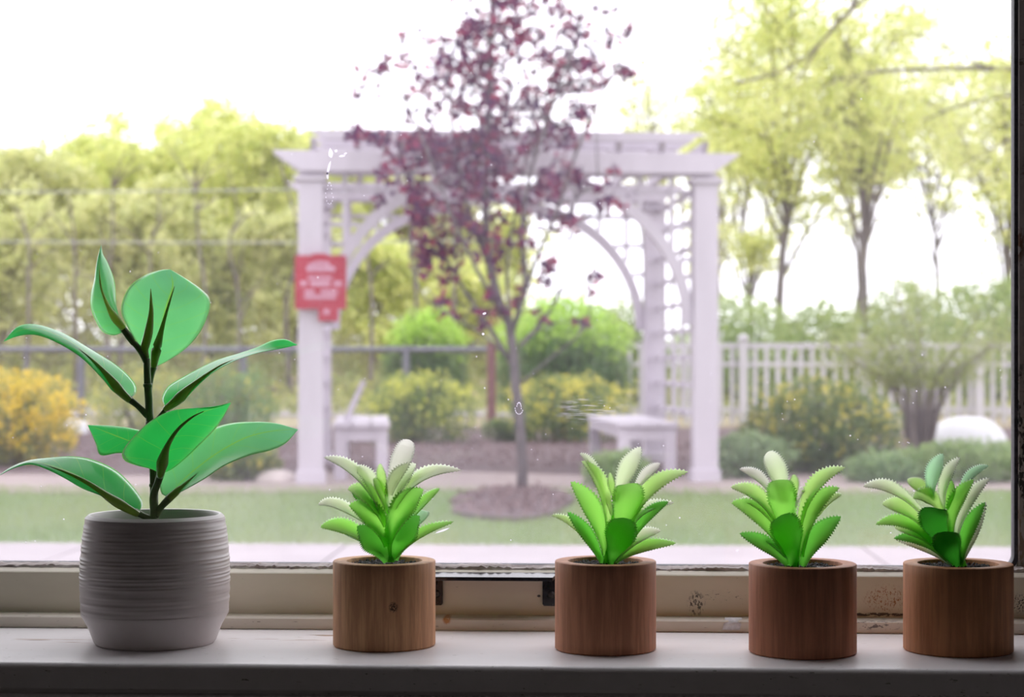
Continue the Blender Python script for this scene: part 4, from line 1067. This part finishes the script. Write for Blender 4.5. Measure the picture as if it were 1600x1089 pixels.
Zc_ = 24.0; kc = Zc_ / F; zt = CZ + (HY - 546) * kc - GZ
a0, a1 = gnd_at(-500, Zc_), gnd_at(772, Zc_)
MB().tube([a0 + UP * zt, a1 + UP * zt], .038, 10).build('top_rail', M['rail_grey'], cf)
for px in (-380, -126, 127, 381, 635):
    b0 = gnd_at(px, Zc_); MB().tube([b0, b0 + UP * (zt + .05)], .045, 10).build('post', M['rail_grey'], cf)
for px in (40, ):
    b0 = gnd_at(px, Zc_); MB().tube([b0, b0 + UP * zt], .02, 8).build('post', M['rail_grey'], cf)
wmz = MB(); au = (a1 - a0) / np.linalg.norm(a1 - a0); Lc = np.linalg.norm(a1 - a0); n = int(Lc / .11)
for i in range(n):
    for sgn in (1, -1):
        q0 = a0 + au * (i * .11); q1 = q0 + au * sgn * zt * .8 
        if 0 <= (q1 - a0) @ au <= Lc: wmz.tube([q0 + UP * .02, q1 + UP * (zt - .02)], .0018, 3, False)
tag(wmz.build('wire_mesh', M['rail_grey'], cf), kind='stuff')
b0 = gnd_at(768, 23.5); rp_ = MB().tube([b0, b0 + UP * (CZ + (HY - 535) * 23.5 / F - GZ)], .055, 10).build('wooden_post', M['red_post'])
tag(rp_, 'dark reddish brown post behind the plum tree trunk', 'post')

# cables across the left
for (ya, yb, lab) in ((372, 374, 'lower pale overhead cable crossing the woods on the left'), (300, 284, 'upper pale overhead cable crossing the woods on the left')):
    P = [np.array(W(px, ya + (yb - ya) * (px + 400) / 1400 + 6 * math.sin((px + 400) / 1400 * math.pi), 30.5)) for px in np.linspace(-400, 900, 20)]
    tag(MB().tube(P, .010, 6).build('overhead_cable', M['cable']), lab, 'cable', 'overhead cables')

# ------------------------------------------------------------------ trees
def tree(px, Z, ytop, wpx, ybot, n, c1, c2, label, trunkpx=9, lean=0, group='trees beyond the fences', leafs=(.10, .2), nl=11, z=GZ, sparse=False, name='broadleaf_tree', forks=None, ztrunk=None):
    rs = random.Random(int(px * 7 + Z * 13 + ytop)); k = Z / F
    base = gnd_at(px, Z, z); root = empty(name, base, label, 'tree', group)
    H = CZ + (HY - ytop) * k - z; hb = CZ + (HY - ybot) * k - z; rx = wpx * k / 2
    tb = MB(); ends = []
    n_t = 9
    main = [base + np.array([lean * t + rs.uniform(-.1, .1) * t * 2, rs.uniform(-.1, .1), H * .9 * t - .05 * (1 - t)]) for t in np.linspace(0, 1, n_t)]
    r0 = trunkpx * k / 2
    tb.tube(main, list(np.linspace(r0, r0 * .25, n_t)), 7, False)
    main = np.array(main)
    for i in range(nl):
        t = rs.uniform(max(.12, (hb / H) * .6), .92); j = t * (n_t - 1); a = main[int(j)] * (1 - j % 1) + main[min(int(j) + 1, n_t - 1)] * (j % 1)
        an = rs.uniform(0, 6.28); zz2 = rs.uniform(max(hb, a[2] - z + .2), max(hb + .3, H)); rad = rx * rs.uniform(.45, 1) * math.sqrt(max(.08, 1 - ((zz2 - (H + hb) / 2) / ((H - hb) / 2 + .3)) ** 2))
        e = base + np.array([rad * math.cos(an) + lean * .7, rad * math.sin(an) * .8, zz2])
        m_ = (a + e) / 2 + np.array([0, 0, .12 * H * rs.uniform(0, .4)])
        P = cat_rom([a, m_, e], 7); tb.tube(P, list(np.linspace(r0 * .45, r0 * .12, 7)), 5, False); ends += [P[3], P[4], P[5], P[6], e]
        for q in range(3):
            s0 = P[rs.randint(2, 5)]; e2 = s0 + np.array([rs.uniform(-1, 1), rs.uniform(-1, 1), rs.uniform(.0, 1)]) * rx * .35
            tb.tube([s0, (s0 + e2) / 2 + np.array([0, 0, .05]), e2], [r0 * .16, r0 * .12, r0 * .07], 4, False); ends += [e2, e2, (s0 + e2) / 2]
    ends += [main[-1], main[-2]]
    tb.build('trunk', M['bark'], root, smooth=True)
    ends = np.array(ends)
    ctr = ends[RNG.integers(0, len(ends), max(14, n // (26 if not sparse else 16)))] + RNG.normal(0, rx * .12, (max(14, n // (26 if not sparse else 16)), 3))
    P = ctr[RNG.integers(0, len(ctr), n)] + RNG.normal(0, 1, (n, 3)) * np.array([rx * .085, rx * .085, rx * .055])
    P = P[(P[:, 2] - z > hb * .8)]
    v, f_, c = cards(P, RNG.uniform(*leafs, len(P)), c1, c2); foliage('foliage', [(v, f_, c)], M['foliage'], root)
    return root
Y1, Y2 = (.56, .64, .20), (.90, .88, .37)     # fresh spring leaves
B1, B2 = (.50, .54, .23), (.82, .80, .42)
# left woods: back row, then front row
for i, (px, Z, yt, wp, yb, nn, cc, lab) in enumerate([
    (-60, 50, 230, 230, 520, 4200, 0, 'yellow-green tree at the outer left edge of the woods'),
    (60, 46, 238, 190, 500, 4200, 1, 'low tree of the left woods above the yellow shrub'),
    (135, 52, 188, 190, 470, 4200, 0, 'tree with a separate tuft-like top in the left woods'),
    (250, 48, 190, 210, 480, 5200, 0, 'tree with a dense rounded top in the left woods, above the broad-leaved plant'),
    (335, 54, 180, 200, 440, 4800, 0, 'tallest yellow-green tree of the left woods'),
    (415, 47, 195, 180, 460, 4800, 0, 'bright tree touching the left end of the arbor beam'),
    (505, 50, 222, 190, 480, 4200, 0, 'tree behind the sign post of the arbor'),
    (600, 52, 240, 200, 500, 3800, 1, 'tree behind the left arch brace'),
    (690, 50, 262, 170, 500, 3200, 1, 'yellowish tree behind the plum tree, inside the arch'),
    (775, 55, 330, 150, 510, 2200, 0, 'thin tree just right of the plum tree stem, inside the arch'),
    (0, 38, 330, 200, 545, 3200, 1, 'bushy small tree low in the far left woods'),
    (190, 37, 320, 210, 545, 3600, 1, 'bushy understory tree behind the narrow top leaf'),
    (330, 38, 340, 190, 545, 3200, 1, 'bushy understory tree behind the round leaf'),
    (450, 37, 350, 170, 545, 2800, 1, 'bushy understory tree left of the sign'),
    (590, 38, 380, 190, 545, 2800, 0, 'understory tree framed by the left half of the arch'),
    (730, 40, 420, 160, 545, 1800, 0, 'low understory tree above the lime-topped bush')]):
    tree(px, Z, yt, wp * 1.15, yb + (40 if Z > 45 else 10), int(nn * 1.7), *((Y1, Y2) if cc == 0 else (B1, B2)), lab, trunkpx=8, z=GZ + (.75 if Z > 45 else .25), nl=18, leafs=(.12, .26))
for i, (px, Z, yt, wp, yb, nn, tk, ln, lab) in enumerate([
    (1010, 48, 95, 150, 300, 900, 5, 0, 'faint thin tree above the right part of the arbor beam'),
    (1215, 36, -40, 280, 310, 3800, 12, 0.2, 'tree with two upright stems just right of the arbor'),
    (1178, 40, 60, 220, 400, 2200, 8, -.3, 'leaning tree closest to the right end of the arbor beam'),
    (1350, 35, 20, 260, 230, 2400, 12, 0.1, 'forked tree in the middle of the right-hand sky gap'),
    (1322, 42, 80, 220, 340, 1900, 8, .8, 'slender tree leaning right, beside the forked tree'),
    (1462, 38, 90, 210, 270, 1300, 7, 0, 'thin twiggy tree near the right edge of the glass'),
    (1575, 34, 60, 260, 400, 2400, 9, 0, 'tree cut by the right window stile'),
    (1120, 46, 180, 160, 420, 700, 6, 0, 'bare tree seen past the right post of the arbor')]):
    tree(px, Z, yt, wp * 1.15, yb, int(nn * 2.3), Y1, Y2, lab, trunkpx=tk * 1.4, lean=ln, z=GZ + .3, sparse=True, nl=18, leafs=(.08, .17))
for i, (px, Z, yt, wp, nn, lab) in enumerate([
    (20, 43, 395, 200, 3600, 'muted green thicket at the far left beyond the pipe fence'),
    (180, 44, 380, 210, 3600, 'muted thicket beyond the pipe fence, behind the upright narrow leaf'),
    (345, 43, 372, 220, 4000, 'muted thicket beyond the pipe fence, between the round leaf and the sign'),
    (480, 45, 385, 190, 3200, 'muted thicket directly behind the sign post'),
    (620, 43, 400, 200, 3400, 'muted thicket seen through the left half of the arch'),
    (745, 44, 440, 150, 2400, 'muted thicket behind the plum tree trunk, seen through the arch')]):
    shrub('thicket', px, 590, wp, yt, nn, (.36, .35, .18), (.72, .70, .32), lab, (.10, .2), Z=Z, flat=.98, group='thickets beyond the pipe fence')
# bare grey saplings standing in the left woods
for i in range(12):
    px = -20 + i * 66 + random.uniform(-18, 18); Z = random.uniform(34.6, 36.2)
    rt = empty('bare_sapling', gnd_at(px, Z, GZ + .2), 'thin bare grey sapling at the edge of the left woods', 'tree', 'bare saplings at the edge of the left woods')
    tb = MB(); hh = random.uniform(250, 330)
    P = cat_rom([gnd_at(px, Z, GZ + .15), W(px + random.uniform(-8, 8), 470, Z), W(px + random.uniform(-16, 16), 380, Z), W(px + random.uniform(-26, 26), hh, Z)], 12)
    tb.tube(P, list(np.linspace(.055, .012, 12)), 6, False)
    for q in range(6):
        s0 = P[random.randint(4, 10)]; e2 = s0 + np.array([random.uniform(-.7, .7), random.uniform(-.5, .5), random.uniform(.3, 1.0)]); tb.tube([s0, (s0 + e2) / 2 + np.array([0, 0, .08]), e2], [.022, .014, .006], 4, False)
    tb.build('trunk', M['bark'], rt, smooth=True)
# understory behind the white fence
for i, (px, Z, yt, wp, nn, lab) in enumerate([
    (985, 34, 462, 130, 2200, 'green bush behind the right arch brace'),
    (1150, 33, 455, 190, 3000, 'rounded yellow-green bush behind the picket fence, next to the arbor'),
    (1290, 35, 470, 210, 3200, 'broad yellow-green bush behind the picket fence post'),
    (1420, 36, 430, 200, 3000, 'taller bush behind the bare-stemmed shrub'),
    (1550, 33, 425, 190, 3200, 'green bush at the right edge behind the picket fence'),
    (1680, 34, 400, 200, 2500, 'bush beyond the right window stile')]):
    shrub('understory_bush', px, 640, wp, yt, nn * 2, (.24, .36, .12), (.58, .66, .28), lab, (.07, .14), Z=Z, flat=.98, group='bushes beyond the picket fence')
n = 26000
Y_ = RNG.uniform(29, 57, n); X_ = RNG.uniform(-1, 1, n) * (Y_ * .34 + 2) - Y_ * .05
cx_ = np.sin(X_ * 1.3 + Y_ * .7) * np.sin(Y_ * .9 - X_ * .4); hh_ = RNG.random(n) ** 1.5 * np.clip(.35 + cx_ * .8, .1, 1.2)
gz_ = GZ + np.clip((Y_ - 31) / 25, 0, 1) * np.where(X_ < 1, 1.1, .45)
v, f_, c = cards(np.stack([X_, Y_, gz_ + hh_], 1), RNG.uniform(.10, .25, n), (.16, .20, .07), (.42, .42, .14))
tag(mesh_obj('undergrowth', v, f_, M['foliage'], None, False, c), 'low undergrowth covering the ground of the woods', 'undergrowth', None, 'stuff')
# big tree outside the frame on the right with long branches reaching in
Zb = 20.0
bt = empty('overhanging_tree', gnd_at(1760, Zb), 'tree with long dark branches reaching in from the upper right', 'tree')
tb = MB(); ends = []
tr_ = [gnd_at(1760, Zb), np.array(W(1755, 300, Zb)), np.array(W(1760, 100, Zb)), np.array(W(1770, -150, Zb))]
tb.tube(cat_rom(tr_, 12), list(np.linspace(.16, .07, 12)), 9)
for pts, r0 in [([(1757, 130), (1640, 112), (1540, 106), (1460, 108), (1370, 112), (1300, 128)], .035), ([(1757, 180), (1650, 150), (1580, 150), (1500, 165), (1440, 190)], .022),
                ([(1765, -60), (1600, -90), (1440, -60), (1330, 15), (1280, 70), (1225, 110), (1150, 130)], .04), ([(1330, 15), (1345, -20), (1400, -80)], .03), ([(1280, 70), (1240, 130), (1180, 150)], .014),
                ([(1757, 230), (1680, 220), (1600, 215), (1545, 235), (1500, 260)], .018), ([(1540, 106), (1500, 85), (1450, 60), (1400, 50)], .014)]:
    P = cat_rom([W(a, b, Zb + random.uniform(-.2, .2)) for a, b in pts], 18); tb.tube(P, list(np.linspace(r0, r0 * .35, 18)), 6, False); ends += list(P[4:])
    for q in range(7):
        s0 = P[random.randint(4, 17)]; e2 = s0 + np.array([random.uniform(-.35, .2), random.uniform(-.3, .3), random.uniform(-.25, .25)]); tb.tube([s0, e2], [r0 * .3, r0 * .12], 4, False); ends += [e2, e2, e2]
tb.build('trunk', M['bark'], bt, smooth=True)
ends = np.array(ends); n = 5200
ctr = ends[RNG.integers(0, len(ends), 420)] + RNG.normal(0, .16, (420, 3))
P = ctr[RNG.integers(0, 420, n)] + RNG.normal(0, .06, (n, 3))
v, f_, c = cards(P, RNG.uniform(.035, .07, n), Y1, Y2); foliage('foliage', [(v, f_, c)], M['foliage'], bt)
# twig tips of another tree hanging in at the upper left
lt_ = empty('overhanging_tree', gnd_at(-330, 19), 'tree with a few fine twigs hanging in at the upper left', 'tree')
tb = MB(); tb.tube(cat_rom([gnd_at(-330, 19), W(-320, 200, 19), W(-340, -260, 19)], 10), list(np.linspace(.13, .05, 10)), 8); ends = []
for pts in ([(-335, -160), (0, -100), (150, -40), (215, 20), (250, 45), (320, 75)], [(-335, -200), (100, -140), (300, -60), (380, 60), (440, 95), (462, 112)]):
    P = cat_rom([W(a, b, 19) for a, b in pts], 24); tb.tube(P, list(np.linspace(.03, .003, 24)), 5, False); ends += list(P[14:])
tb.build('trunk', M['bark'], lt_, smooth=True)
ends = np.array(ends); n = 90; P = ends[RNG.integers(0, len(ends), n)] + RNG.normal(0, .05, (n, 3))
v, f_, c = cards(P, RNG.uniform(.03, .06, n), Y1, (.3, .3, .3)); foliage('foliage', [(v, f_, c)], M['foliage'], lt_)
